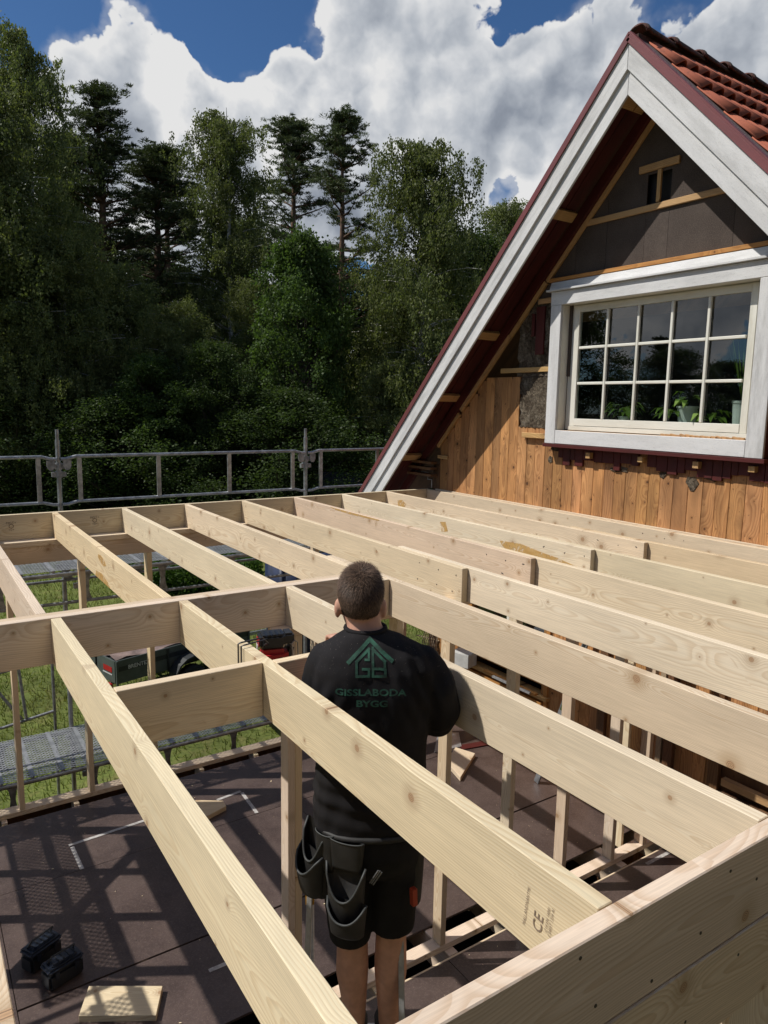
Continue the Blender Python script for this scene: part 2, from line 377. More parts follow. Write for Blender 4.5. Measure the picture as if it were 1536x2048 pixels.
def leaf_mat(name, c1, c2, c3, trans=0.35, rough=0.5):
    mt, t = new_mat(name)
    geo = t.n('ShaderNodeNewGeometry')
    ri = geo.outputs['Random Per Island']
    oi = t.n('ShaderNodeObjectInfo').outputs['Random']
    pos = t.n('ShaderNodeTexCoord').outputs['Object']
    nz = t.noise(pos, 0.55, 3, 0.6)
    c = t.mix(ri, c1, c2)
    c = t.mix(t.ss(nz, 0.40, 0.66, 0, 0.75), c, c3)
    c = t.v('SCALE', c, scale=t.m('ADD', 0.82, t.m('MULTIPLY', oi, 0.36)))
    df = t.n('ShaderNodeBsdfPrincipled', None, Base_Color=c, Roughness=rough)
    df.inputs['Specular IOR Level'].default_value = 0.12
    tl = t.n('ShaderNodeBsdfTranslucent', None, Color=t.v('MULTIPLY', c, (1.2, 1.35, 0.6)))
    ms = t.n('ShaderNodeMixShader', None, i0=trans, i1=df.outputs[0], i2=tl.outputs[0])
    t.n('ShaderNodeOutputMaterial', None, Surface=ms)
leaf_mat('birch_leaf', (0.115, 0.138, 0.050), (0.20, 0.215, 0.085), (0.088, 0.112, 0.042))
leaf_mat('pine_leaf', (0.055, 0.076, 0.036), (0.105, 0.128, 0.060), (0.070, 0.082, 0.040), 0.15)
leaf_mat('maple_leaf', (0.058, 0.100, 0.028), (0.110, 0.165, 0.050), (0.056, 0.084, 0.028), 0.38)
leaf_mat('under_leaf', (0.034, 0.058, 0.019), (0.074, 0.106, 0.034), (0.038, 0.054, 0.018), 0.35)
leaf_mat('hedge_leaf', (0.034, 0.075, 0.016), (0.080, 0.135, 0.030), (0.06, 0.10, 0.02), 0.4)
leaf_mat('house_plant', (0.10, 0.17, 0.03), (0.17, 0.26, 0.06), (0.09, 0.15, 0.03), 0.3)
leaf_mat('grass_blade', (0.105, 0.138, 0.030), (0.18, 0.205, 0.055), (0.15, 0.14, 0.05), 0.35)
flat_mat('birch_bark', (0.36, 0.35, 0.32), 0.8, var=0.6, scale=3)
flat_mat('pine_bark', (0.13, 0.075, 0.045), 0.9, var=0.5, scale=4)
flat_mat('dark_bark', (0.06, 0.05, 0.04), 0.9, var=0.4, scale=4)

mt, t = new_mat('resin')
co = t.n('ShaderNodeTexCoord').outputs['Object']
a = t.noise(t.v('MULTIPLY', co, (1, 6, 40)), 1.0, 5, 0.6); b = t.noise(co, 26, 4, 0.6)
finish(t, t.mix(t.ss(a, 0.3, 0.7), (0.60, 0.38, 0.14), (0.52, 0.30, 0.09)), 0.5, b, 0.2, 0.001, Alpha=t.ss(b, 0.36, 0.50, 0.15, 0.85))
# ------------------------------------------------------------------ object helpers
def tag(o, label=None, cat=None, group=None, kind=None):
    if label: o['label'] = label
    if cat: o['category'] = cat
    if group: o['group'] = group
    if kind: o['kind'] = kind
    return o
def empty(name, loc=(0, 0, 0), **k):
    o = bpy.data.objects.new(name, None); COL.objects.link(o); o.location = loc
    o.empty_display_size = 0.1
    return tag(o, **k)
def link(name, me, parent=None, mat=None, matrix=None):
    if mat is not None and not me.materials: me.materials.append(MAT[mat])
    o = bpy.data.objects.new(name, me); COL.objects.link(o)
    if parent is not None:
        o.parent = parent
        if parent.type == 'EMPTY' or parent.type == 'MESH':
            o.matrix_parent_inverse = pm(parent).inverted()
    if matrix is not None: o.matrix_basis = matrix
    return o
def pm(o):
    return o.matrix_basis.copy()      # every parent inverse cancels its parent, so basis is the world matrix
def frame(p, ex, ez):
    ex = Vector(ex).normalized(); ez = Vector(ez); ez = (ez - ex * ez.dot(ex)).normalized(); ey = ez.cross(ex)
    M = Matrix.Identity(4)
    for i, v in enumerate((ex, ey, ez)):
        for j in range(3): M[j][i] = v[j]
    for j in range(3): M[j][3] = p[j]
    return M
_boxes = {}
def box_mesh(l, t_, w_, mat, bev=0.0015):
    key = (round(l, 4), round(t_, 4), round(w_, 4), mat, bev)
    if key in _boxes: return _boxes[key]
    bm = bmesh.new(); bmesh.ops.create_cube(bm, size=1.0)
    bmesh.ops.scale(bm, vec=(l, t_, w_), verts=bm.verts)
    if bev > 0:
        bmesh.ops.bevel(bm, geom=bm.edges[:], offset=bev, segments=1, affect='EDGES', clamp_overlap=True)
    me = bpy.data.meshes.new('board'); bm.to_mesh(me); bm.free()
    me.materials.append(MAT[mat]); _boxes[key] = me
    return me
def board(name, parent, a, b, thick, width, up=(0, 0, 1), mat='spruce', bev=0.002):
    """board from centre-line point a to b; thick across, width along `up`"""
    a = Vector(a); b = Vector(b)
    me = box_mesh((b - a).length, thick, width, mat, bev)
    return link(name, me, parent, None, frame((a + b) / 2, b - a, up))
def bx(name, parent, x0, x1, y0, y1, z0, z1, mat, axis='x', bev=0.002):
    """axis aligned box; `axis` is the direction of the grain"""
    c = ((x0 + x1) / 2, (y0 + y1) / 2, (z0 + z1) / 2); dx, dy, dz = x1 - x0, y1 - y0, z1 - z0
    if axis == 'x': me, M = box_mesh(dx, dy, dz, mat, bev), frame(c, (1, 0, 0), (0, 0, 1))
    elif axis == 'y': me, M = box_mesh(dy, dx, dz, mat, bev), frame(c, (0, 1, 0), (0, 0, 1))
    else:
        if dx >= dy: me, M = box_mesh(dz, dy, dx, mat, bev), frame(c, (0, 0, 1), (1, 0, 0))
        else: me, M = box_mesh(dz, dx, dy, mat, bev), frame(c, (0, 0, 1), (0, 1, 0))
    return link(name, me, parent, None, M)
class MB:
    """collects shapes into one mesh"""
    def __init__(s): s.bm = bmesh.new()
    def box(s, c, size, rot=None, bev=0.0):
        r = bmesh.ops.create_cube(s.bm, size=1.0); vs = r['verts']
        bmesh.ops.scale(s.bm, vec=size, verts=vs)
        if bev:
            es = list({e for v in vs for e in v.link_edges})
            rr = bmesh.ops.bevel(s.bm, geom=es, offset=bev, segments=2, affect='EDGES', clamp_overlap=True)
            vs = list({v for f in rr['faces'] for v in f.verts} | {v for v in vs if v.is_valid})
        M = Matrix.Translation(c) @ (rot.to_4x4() if rot is not None else Matrix.Identity(4))
        bmesh.ops.transform(s.bm, matrix=M, verts=vs); return s
    def bar(s, a, b, t_, w_, up=(0, 0, 1), bev=0.0):
        a = Vector(a); b = Vector(b); M = frame((a + b) / 2, b - a, up)
        return s.box(M.translation, ((b - a).length, t_, w_), M.to_3x3(), bev)
    def tube(s, pts, r, seg=10, cap=True):
        pts = [Vector(p) for p in pts]; n = len(pts)
        rs = r if isinstance(r, (list, tuple)) else [r] * n
        prev = None; rings = []
        for i, p in enumerate(pts):
            d = (pts[min(i + 1, n - 1)] - pts[max(i - 1, 0)]).normalized()
            if prev is None:
                u = d.cross(Vector((0, 0, 1)) if abs(d.z) < 0.9 else Vector((1, 0, 0))).normalized()
            else: u = (prev - d * prev.dot(d)).normalized()
            prev = u; v_ = d.cross(u)
            rings.append([s.bm.verts.new(p + (u * math.cos(2 * math.pi * k / seg) + v_ * math.sin(2 * math.pi * k / seg)) * rs[i]) for k in range(seg)])
        for i in range(n - 1):
            for k in range(seg):
                s.bm.faces.new((rings[i][k], rings[i][(k + 1) % seg], rings[i + 1][(k + 1) % seg], rings[i + 1][k]))
        if cap:
            s.bm.faces.new(rings[0][::-1]); s.bm.faces.new(rings[-1])
        return s
    def loft(s, rings, cap=True):
        """rings: lists of points with equal counts"""
        R_ = [[s.bm.verts.new(p) for p in rg] for rg in rings]; k = len(rings[0])
        for i in range(len(R_) - 1):
            for j in range(k):
                s.bm.faces.new((R_[i][j], R_[i][(j + 1) % k], R_[i + 1][(j + 1) % k], R_[i + 1][j]))
        if cap:
            s.bm.faces.new(R_[0][::-1]); s.bm.faces.new(R_[-1])
        return s
    def poly(s, pts, thick):
        """flat polygon extruded by the vector `thick`"""
        th = Vector(thick)
        a = [s.bm.verts.new(p) for p in pts]; b = [s.bm.verts.new(Vector(p) + th) for p in pts]
        s.bm.faces.new(a); s.bm.faces.new(b[::-1]); n = len(a)
        for i in range(n): s.bm.faces.new((a[i], b[i], b[(i + 1) % n], a[(i + 1) % n]))
        return s
    def sphere(s, c, r, seg=16, ring=10, scale=(1, 1, 1), rot=None):
        rr = bmesh.ops.create_uvsphere(s.bm, u_segments=seg, v_segments=ring, radius=r)
        M = Matrix.Translation(c) @ (rot.to_4x4() if rot is not None else Matrix.Identity(4)) @ Matrix.Diagonal((*scale, 1))
        bmesh.ops.transform(s.bm, matrix=M, verts=rr['verts']); return s
    def build(s, name, mat, parent=None, smooth=False, label=None):
        bmesh.ops.recalc_face_normals(s.bm, faces=s.bm.faces[:])
        me = bpy.data.meshes.new(name); s.bm.to_mesh(me); s.bm.free()
        if smooth: me.polygons.foreach_set('use_smooth', [True] * len(me.polygons))
        o = link(name, me, parent, mat)
        if label: o['label'] = label
        return o
def np_mesh(name, verts, faces, mat, k=4):
    me = bpy.data.meshes.new(name)
    nv, nf = len(verts), len(faces)
    me.vertices.add(nv); me.vertices.foreach_set('co', np.asarray(verts, dtype=np.float32).ravel())
    me.loops.add(nf * k); me.loops.foreach_set('vertex_index', np.asarray(faces, dtype=np.int32).ravel())
    me.polygons.add(nf); me.polygons.foreach_set('loop_start', np.arange(0, nf * k, k, dtype=np.int32))
    me.update(calc_edges=True)
    me.materials.append(MAT[mat])
    return me
def text_mesh(txt, size, extrude=0.0, bold=0.0):
    cu = bpy.data.curves.new('lettering', 'FONT'); cu.body = txt; cu.size = size; cu.align_x = 'CENTER'; cu.align_y = 'CENTER'
    cu.extrude = extrude; cu.offset = bold; cu.resolution_u = 3
    ob = bpy.data.objects.new('lettering_tmp', cu); COL.objects.link(ob)
    dg = bpy.context.evaluated_depsgraph_get(); dg.update()
    me = bpy.data.meshes.new_from_object(ob.evaluated_get(dg))
    bpy.data.objects.remove(ob, do_unlink=True)
    return me
GZ = -3.72          # lawn level
FZ = -2.72          # top of the deck floor
def jit(a=0.0015): return rng.uniform(-a, a)
# ------------------------------------------------------------------ ground
mb = MB(); S = 400
mb.box((0, 0, GZ - 0.5), (2 * S, 2 * S, 1.0))
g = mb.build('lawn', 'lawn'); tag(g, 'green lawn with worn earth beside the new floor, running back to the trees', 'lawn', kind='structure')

# ------------------------------------------------------------------ roof frame
XF = [0.0, 0.602, 1.205, 1.804, 2.400, 2.996, 3.592, 4.190, 4.780]
XN = [0.048, 0.650, 1.249, 1.852, 2.449, 3.045, 3.641, 4.239]
rf = empty('roof_frame', (2, 3, 0), label='flat roof frame of pale new spruce joists running from the near rim beam to the far rim', cat='roof frame')
woods = ['spruce', 'spruce_b', 'spruce_fine', 'spruce']
D = 0.22
for k, x in enumerate(XF):
    y0 = 2.792 if k < 3 else 2.545
    if k == 8: y0 = 0.003
    bx('joist', rf, x, x + 0.045, y0 + jit(), 6.086, -D + jit(), jit(), woods[k % 4], 'y')
for k, x in enumerate(XN):
    y1 = 2.686 if k < 3 else (3.30 + 0.03 * (k % 3))
    bx('joist', rf, x + 0.0005, x + 0.0455, 0.002, y1, -D + jit(), jit(), ['spruce_fine', 'spruce', 'spruce_fine', 'spruce_b'][k % 4], 'y')
bx('joist', rf, -0.425, -0.380, 0.002, 6.086, -D, 0, 'spruce_b', 'y')
bx('rim_joist', rf, -0.680, -0.635, 0.002, 6.086, -D, 0.001, 'spruce', 'y')
bx('rim_joist', rf, 4.842, 4.856, 0.5, 6.0, -D, 0.012, 'spruce_b', 'y')
bx('rim_beam', rf, -0.68, 4.825, 6.089, 6.134, -D, 0.0015, 'spruce', 'x')
bx('rim_beam', rf, -0.68, 4.825, -0.046, -0.001, -0.2185, 0.0005, 'spruce', 'x', 0.003)
bx('trimmer', rf, -0.378, 1.8025, 2.740, 2.790, -D, 0.000, 'spruce_b', 'x')
bx('trimmer', rf, -0.378, 1.8025, 2.688, 2.738, -D, 0.002, 'spruce', 'x')
bx('trimmer', rf, 0.0950, 0.6485, 1.653, 1.698, -D, 0.001, 'spruce_fine', 'x')
bx('trimmer', rf, 0.6970, 1.2475, 1.625, 1.670, -D, -0.001, 'spruce', 'x')
# nail heads by the laps
mb = MB()
for k in range(3, 9):
    x = XF[k]
    for dy, dz in ((0.06, -0.05), (0.09, -0.17), (0.24, -0.06), (0.26, -0.16), (0.45, -0.05), (0.47, -0.17)):
        mb.tube([(x - 0.0012, 2.545 + dy + jit(.02), dz + jit(.01)), (x + 0.003, 2.545 + dy, dz)], 0.0038, 8)
for (xx, dz) in ((0.545, -0.030), (0.60, -0.16), (0.95, -0.15), (1.05, -0.035), (0.78, -0.19), (0.70, -0.30), (1.17, -0.10), (1.12, -0.28), (0.92, -0.36)):
    mb.tube([(xx, -0.0470, dz), (xx, -0.040, dz)], 0.0042, 8)
mb.build('nail_head', 'knot_nail', rf)
# lumber stamp near the rim beam on the second joist, and faint stamps on the far rim
def stamp(txt, size, M, parent):
    me = text_mesh(txt, size)
    if not me.materials: me.materials.append(MAT['ink'])
    o = link('printed_stamp', me, parent, 'ink' if not me.materials else None, M)
    return o
def face_frame(p, right, up):
    r = Vector(right).normalized(); u = Vector(up).normalized(); n_ = r.cross(u)
    M = Matrix.Identity(4)
    for i, v in enumerate((r, u, n_)):
        for j in range(3): M[j][i] = v[j]
    for j in range(3): M[j][3] = p[j]
    return M
xs = 0.650 - 0.0012
stamp('CE', 0.040, face_frame((xs, 0.160, -0.135), (0, -0.1, 1), (0, 1, 0.1)), rf)
stamp('MALLANDNANTMI', 0.012, face_frame((xs, 0.198, -0.118), (0, -0.12, 1), (0, 1, 0.1)), rf)
stamp('C14 EN 14081\nC24EST 1234 AI', 0.011, face_frame((xs, 0.128, -0.110), (0, -0.12, 1), (0, 1, 0.1)), rf)
for (cx, ln) in ((0.27, 'MGT+'), (0.96, 'MGT+')):
    stamp(ln + '\n\n+0+', 0.030, face_frame((cx, 6.0872, -0.10), (1, 0, 0), (0, 0, 1)), rf)
    stamp('O', 0.055, face_frame((cx, 6.0870, -0.10), (1, 0, 0), (0, 0, 1)), rf)

# resin and glue marks on three joist faces
def patch(x, pts, mat):
    mb = MB(); mb.poly([(x - .0010, y_, z_) for y_, z_ in pts], (0.0022, 0, 0)); return mb.build('resin_patch', mat, rf)
patch(0.602, [(4.28, -.045), (4.20, -.040), (4.10, -.058), (4.06, -.085), (4.12, -.100), (4.22, -.090), (4.29, -.068)], 'resin')
patch(0.602, [(4.36, -.175), (4.20, -.165), (4.02, -.190), (3.96, -.2185), (4.40, -.2185)], 'resin')
patch(3.592, [(3.50, -.09), (3.25, -.075), (3.05, -.10), (2.86, -.115), (2.70, -.14), (2.62, -.15), (2.62, -.205), (2.9, -.19), (3.2, -.165), (3.45, -.14)], 'resin')
patch(3.592, [(4.30, -.05), (4.22, -.04), (4.18, -.12), (4.27, -.14)], 'resin')
patch(2.996, [(5.3, -.0), (4.9, -.002), (4.4, -.004), (4.42, -.014), (4.9, -.022), (5.2, -.016)], 'resin')
patch(4.190, [(5.85, -.07), (5.76, -.06), (5.68, -.10), (5.74, -.16), (5.84, -.14)], 'resin')

# ------------------------------------------------------------------ wall frames
fw_ = empty('wall_frame', (2, 6, FZ), label='far stud wall frame of the new annex, beside the scaffold', cat='wall frame')
bx('top_plate', fw_, -0.68, 4.82, 5.950, 6.134, -0.268, -0.2215, 'spruce', 'x')
bx('header', fw_, 0.234, 4.82, 5.962, 6.007, -0.420, -0.2685, 'spruce_b', 'x')
bx('header', fw_, -0.55, 0.184, 5.962, 6.007, -0.420, -0.2685, 'spruce_b', 'x')
bx('bottom_plate', fw_, -0.68, 4.82, 5.950, 6.070, FZ + 0.001, FZ + 0.046, 'spruce_b', 'x')
for k in (-1, 0, 1, 2, 5, 6, 7):
    x = 0.186 + 0.6 * k + jit(.004)
    z1 = -0.2695 if k == 0 else -0.4215
    bx('stud', fw_, x, x + 0.045, 5.955, 6.070, FZ + 0.047, z1, 'spruce_b', 'z')

bw = empty('wall_frame', (3, 2.66, FZ), label='inner bearing stud wall standing over the open floor gap, under the lapped joists', cat='wall frame')
BY0, BY1 = 2.615, 2.710
bx('bottom_plate', bw, 1.15, 4.80, BY0, BY1, FZ + 0.002, FZ + 0.047, 'spruce', 'x')
bx('top_plate', bw, 1.15, 4.78, BY0, BY1 , -0.266, -0.2215, 'spruce_b', 'x')
for i, x in enumerate((1.226, 1.272, 1.962, 2.378, 2.975, 3.562, 4.150, 4.560)):
    z0 = FZ + 0.048
    yy0 = BY0 + (0.002 if i else 0.0)
    bx('stud', bw, x, x + 0.045 - (0.0005 if i == 0 else 0), yy0, BY1 + jit(.002), z0, -0.2675, ['spruce_fine', 'spruce_b'][i % 2], 'z')
bx('stud', bw, 4.42, 4.45, 2.73, 2.83, FZ, -0.2675, 'spruce', 'z')
bx('brace', bw, 2.00, 2.02, 2.716, 2.76, -2.2, -0.27, 'old_grey', 'z')

lw = empty('wall_frame', (-0.6, 3, FZ), label='left stud wall frame of the annex with a slanting brace, mostly out of view', cat='wall frame')
bx('header', lw, -0.680, -0.635, -0.04, 6.08, -0.44, -0.2215, 'spruce', 'y')
bx('bottom_plate', lw, -0.680, -0.560, 0.05, 5.94, FZ + 0.001, FZ + 0.046, 'spruce_b', 'y')
for k in range(10):
    y = 5.46 - 0.605 * k
    bx('stud', lw, -0.680, -0.575, y, y + 0.045, FZ + 0.047, -0.4415, 'spruce', 'z')
board('brace', lw, (-0.628, 3.75, -2.45), (-0.628, 5.90, -0.36), 0.02, 0.10, (0, 1, 1))

nw = empty('wall_frame', (2, 0, FZ), label='near stud wall frame under the rim beam, at the bottom edge of the picture', cat='wall frame')
bx('header', nw, -0.68, 4.82, -0.0465, -0.0015, -0.4445, -0.2240, 'spruce_b', 'x', 0.003)
bx('bottom_plate', nw, -0.68, 4.82, -0.045, 0.050, FZ + 0.001, FZ + 0.046, 'spruce', 'x')
for k in range(9):
    x = 0.0 + 0.6 * k
    if k == 2: continue
    bx('stud', nw, x, x + 0.045, -0.044, 0.050, FZ + 0.047, -0.4455, 'spruce_b', 'z')
bx('stud', nw, 1.125, 1.335, -0.040, 0.004, FZ + 0.047, -0.4455, 'spruce', 'z')

# ------------------------------------------------------------------ floor
fl = empty('deck_floor', (2, 3, FZ), label='dark brown film-faced plywood floor of the annex on pale floor joists', cat='floor')
fl['kind'] = 'structure'
T = 0.018
def panel(x0, x1, y0, y1, dz=0.0): bx('floor_panel', fl, x0 + .0025, x1 - .0025, y0 + .0025, y1 - .0025, FZ - T + dz, FZ + dz, 'floor_ply', 'x', 0.001)
panel(-0.118, 2.385, 3.637, 4.86); panel(2.385, 4.84, 3.637, 4.86, -0.001)
panel(-0.118, 1.135, 4.86, 5.86, -.001); panel(1.135, 3.62, 4.86, 5.86); panel(3.62, 4.84, 4.86, 5.86, .001)
panel(-0.118, 1.135, 2.86, 3.625, .001); panel(1.135, 3.62, 2.86, 3.625); panel(3.62, 4.84, 2.86, 3.625, -.001)
for (a, b_) in ((-0.55, 1.135), (1.135, 2.385), (2.385, 3.62), (3.62, 4.84)): panel(a, b_, 1.3, 2.54); panel(a, b_, 0.07, 1.3, .001)
panel(-0.55, -0.118, 2.86, 5.86, .002)
for k in range(9):
    x = 0.036 + 0.6 * k
    bx('floor_joist', fl, x, x + 0.045, 0.0, 6.07, FZ - T - 0.222, FZ - T - 0.001 + 0.0, 'spruce', 'y')
    bx('packer', fl, x, x + 0.045, 5.90, 6.06, FZ - T, FZ - 0.001, 'spruce', 'y')
    bx('packer', fl, x - 0.02, x + 0.055, 2.56, 2.84, FZ - T, FZ - 0.0005, 'spruce_fine', 'y')
bx('gap_lath', fl, 1.135, 4.8, 2.542, 2.556, FZ - 0.05, FZ - 0.003, 'spruce', 'x')
bx('unseen_skirting', fl, -0.68, 4.84, 6.072, 6.100, GZ + 0.02, FZ - 0.03, 'old_dark', 'x')  # unseen skirting added to keep light from leaking under the floor
bx('unseen_skirting', fl, -0.70, -0.672, 0.0, 6.07, GZ + 0.02, FZ - 0.03, 'old_dark', 'y')
bx('unseen_skirting', fl, -0.68, 4.84, -0.03, -0.002, GZ + 0.02, FZ - 0.03, 'old_dark', 'x')
bx('crawl_shade_sheet', fl, -0.66, 4.84, 0.01, 6.05, GZ + 0.004, GZ + 0.02, 'unlit_dark', 'x')  # dark sheet painting the shade below the floor gaps
# marking tape on the floor
def tape(a, b, w_=0.032):
    mb = MB(); a = Vector((*a, FZ + 0.0022)); b = Vector((*b, FZ + 0.0022))
    mb.bar(a, b, w_, 0.0012, (0, 0, 1)); return mb.build('tape_strip', 'tape', fl)
tape((0.47, 5.25), (1.32, 5.30)); tape((0.49, 5.215), (0.50, 4.86)); tape((1.78, 5.27), (2.03, 5.30)); tape((2.03, 5.27), (2.01, 4.87))
tape((0.985, 3.31), (1.26, 3.31)); tape((4.43, 2.475), (4.80, 2.475)); tape((3.05, 5.1), (3.4, 5.1))
# screw heads along the joists
mb = MB()
for k in range(9):
    xx = 0.058 + 0.6 * k
    for q_ in range(19):
        yy = 0.25 + 0.3 * q_ + jit(.01)
        if 2.5 < yy < 2.9 or yy > 5.8: continue
        r_ = bmesh.ops.create_circle(mb.bm, cap_ends=True, segments=6, radius=.0042); bmesh.ops.translate(mb.bm, verts=r_['verts'], vec=(xx + jit(.006), yy, FZ + .0022))
mb.build('screw_head', 'knot_nail', fl)['kind'] = 'stuff'
# sawdust and wood chips
V = []; Fc = []
for i in range(380):
    x = rng.uniform(0, 4.6); y = rng.uniform(0.3, 5.7); a = rng.uniform(0, 6.28); l = rng.uniform(.0012, .004) * (2.4 if rng.random() < .12 else 1); w_ = l * rng.uniform(.3, .7)
    c, s_ = math.cos(a), math.sin(a); n0 = len(V); zt = rng.uniform(0.001, 0.006)
    for u, v, z in ((-l, -w_, 0), (l, -w_, zt), (l, w_, zt), (-l, w_, 0)): V.append((x + u * c - v * s_, y + u * s_ + v * c, FZ + 0.0035 + z))
    Fc.append((n0, n0 + 1, n0 + 2, n0 + 3))
me = np_mesh('wood_chips', V, Fc, 'spruce')
tag(link('wood_chips', me), 'pale sawdust and small chips scattered over the dark floor', 'wood chips', kind='stuff')

# loose things on the floor
def offcut(poly, z0, h, label, mat='spruce', group='timber offcuts on the floor'):
    P = [Vector((x, y, z0)) for x, y in poly]; c = sum(P, Vector()) / len(P)
    ex = (P[1] - P[0]).normalized(); M = frame(c, ex, (0, 0, 1)); Mi = M.inverted()
    mb = MB(); mb.poly([Mi @ p for p in P], (0, 0, h)); 
    # lay the shape into board axes: X along, Y thickness(up), Z width
    bmesh.ops.recalc_face_normals(mb.bm, faces=mb.bm.faces[:])
    bmesh.ops.bevel(mb.bm, geom=mb.bm.edges[:], offset=.002, segments=1, affect='EDGES')
    Rx = Matrix.Rotation(-math.pi / 2, 4, 'X')
    bmesh.ops.transform(mb.bm, matrix=Rx, verts=mb.bm.verts)
    me = bpy.data.meshes.new('offcut'); mb.bm.to_mesh(me); mb.bm.free()
    o = link('timber_offcut', me, None, mat, M @ Rx.inverted())
    return tag(o, label, 'offcut', group)
offcut([(0.183, 3.346), (0.577, 3.101), (0.677, 3.303), (0.285, 3.552)], FZ + .001, 0.043, 'slanted pale offcut board by the two black cases, half in shadow')
offcut([(1.40, 5.06), (1.57, 4.99), (1.79, 5.06), (1.80, 5.16), (1.60, 5.30), (1.42, 5.33)], FZ + .001, 0.043, 'shaded offcut board beside the bent tape mark on the floor', 'spruce_b')
offcut([(4.03, 4.60), (3.96, 4.32), (4.42, 4.63), (4.33, 4.85), (4.15, 4.73)], FZ + .001, 0.045, 'angled bright offcut block near the worker\'s elbow')
offcut([(2.28, 5.93 + 0.35), (2.75, 5.93 + 0.35), (2.78, 6.62), (2.30, 6.62)], GZ + 0.55, 0.03, 'pale board lying outside behind the far bottom plate', 'spruce', None)
tag(bpy.data.objects['timber_offcut.003'])
mb = MB(); z = FZ + 0.002
mb.poly([(4.10, 4.93, z), (4.44, 4.88, z), (4.63, 5.16, z), (4.42, 5.28, z)], (0, 0, 0.012))
tag(mb.build('metal_plate', 'alu'), 'flat grey metal sheet lying behind the angled block', 'metal sheet')
mb = MB(); mb.bar((4.42, 4.87, z + .006), (4.75, 4.80, z + .006), 0.10, 0.01); tag(mb.build('cardboard_scrap', 'red_paint'), 'small dark red scrap lying next to the grey metal sheet', 'scrap')
# ------------------------------------------------------------------ the old house (gable wall faces -x)
XO, XW, YC, SL = 4.43, 4.86, 3.168, 1.030
house = empty('house', (6.5, YC, GZ), label='old wooden house with a steep white-edged gable and red tiled roof, its cladding partly stripped', cat='house')
def zs(y, z0): return z0 - SL * abs(y - YC)
# gable cladding planks, one by one
y = 5.945; i = 0
while y > -1.2:
    wd = rng.choice((0.118, 0.124, 0.130, 0.136, 0.112)); yc = y - wd / 2
    top = min(1.31, zs(yc, 3.40) + 0.01)
    if yc < 4.62: top = 0.80
    if yc < 4.215: top = 0.655
    if yc < 1.95: top = 1.25
    m_ = 'old_plank'
    segs = [(GZ + 0.3, top)]
    if 4.10 < yc < 5.27: segs = [(-0.44, top), (GZ + 0.3, -2.02)]
    if yc < 2.14: segs = [(-1.35, top), (GZ + 0.3, -2.05)]
    for (a, b_) in segs:
        if yc < 2.35 and b_ < 0: m_ = 'old_grey'
        dx = rng.uniform(-0.002, 0.003)
        o = bx('cladding_plank', house, XW + dx, XW + dx + 0.024, y - wd + 0.0022, y, a, b_, m_, 'z', 0.003)
    y -= wd; i += 1
# backing behind planks so gaps stay dark
bx('wall_core', house, XW + 0.030, XW + 0.20, -1.2, 5.93, GZ, -2.03, 'old_dark', 'z', 0)
bx('wall_core', house, XW + 0.030, XW + 0.20, 5.28, 5.93, -2.03, 1.0, 'old_dark', 'z', 0)
bx('wall_core', house, XW + 0.030, XW + 0.20, -0.75, 0.35, -2.03, -0.35, 'old_dark', 'z', 0)
bx('wall_core', house, XW + 0.030, XW + 0.20, 0.35, 4.09, -2.03, 0.70, 'old_dark', 'z', 0)
bx('wall_core', house, XW + 0.030, XW + 0.20, 4.09, 5.28, -0.42, 0.72, 'old_dark', 'z', 0)
def gable_poly(name, y0, y1, z0, zt, x0, th, mat, x_off=0.0):
    """panel following the roof slope: from y0 to y1, bottom z0, top along the slope of peak zt"""
    ys = [y0] + ([YC] if y0 < YC < y1 else []) + [y1]
    pts = [(x0, y0, z0), (x0, y1, z0)] + [(x0, yy, max(z0 + .001, zs(yy, zt))) for yy in reversed(ys)]
    c = Vector((x0, (y0 + y1) / 2, z0)); mb = MB(); mb.poly([Vector(p) - c for p in pts], (th, 0, 0))
    o = mb.build(name, mat, house); o.matrix_basis = Matrix.Translation(c); return o
XB = XW + 0.004
gable_poly('wall_board', 4.004, 4.62, 1.30, 3.46, XB, 0.012, 'wind_board')
gable_poly('wall_board', 3.655, 4.000, 1.975, 3.46, XB, 0.012, 'wind_board')
# board with the small hole: pieces around it
gable_poly('wall_board', 3.255, 3.652, 1.975, 3.46, XB + .001, 0.012, 'wind_board')
gable_poly('wall_board', 2.455, 3.025, 1.975, 3.46, XB, 0.012, 'wind_board')
bx('wall_board', house, XB, XB + .012, 3.0265, 3.2535, 1.975, 2.700, 'wind_board', 'z')
gable_poly('wall_board', 3.0265, 3.2535, 2.935, 3.46, XB, 0.012, 'wind_board')
gable_poly('wall_board', 1.255, 2.452, 1.975, 3.46, XB, 0.012, 'wind_board')
gable_poly('wall_board', 0.10, 1.252, 0.90, 3.46, XB, 0.012, 'wind_board')
bx('wall_board', house, XB + 0.06, XB + .075, 2.95, 3.33, 2.62, 3.0, 'hole_black', 'z')  # black panel behind the hole, its shade put into the colour
bx('wall_board', house, XB, XB + .012, 1.255, 2.19, 1.255, 1.973, 'wind_board', 'z')
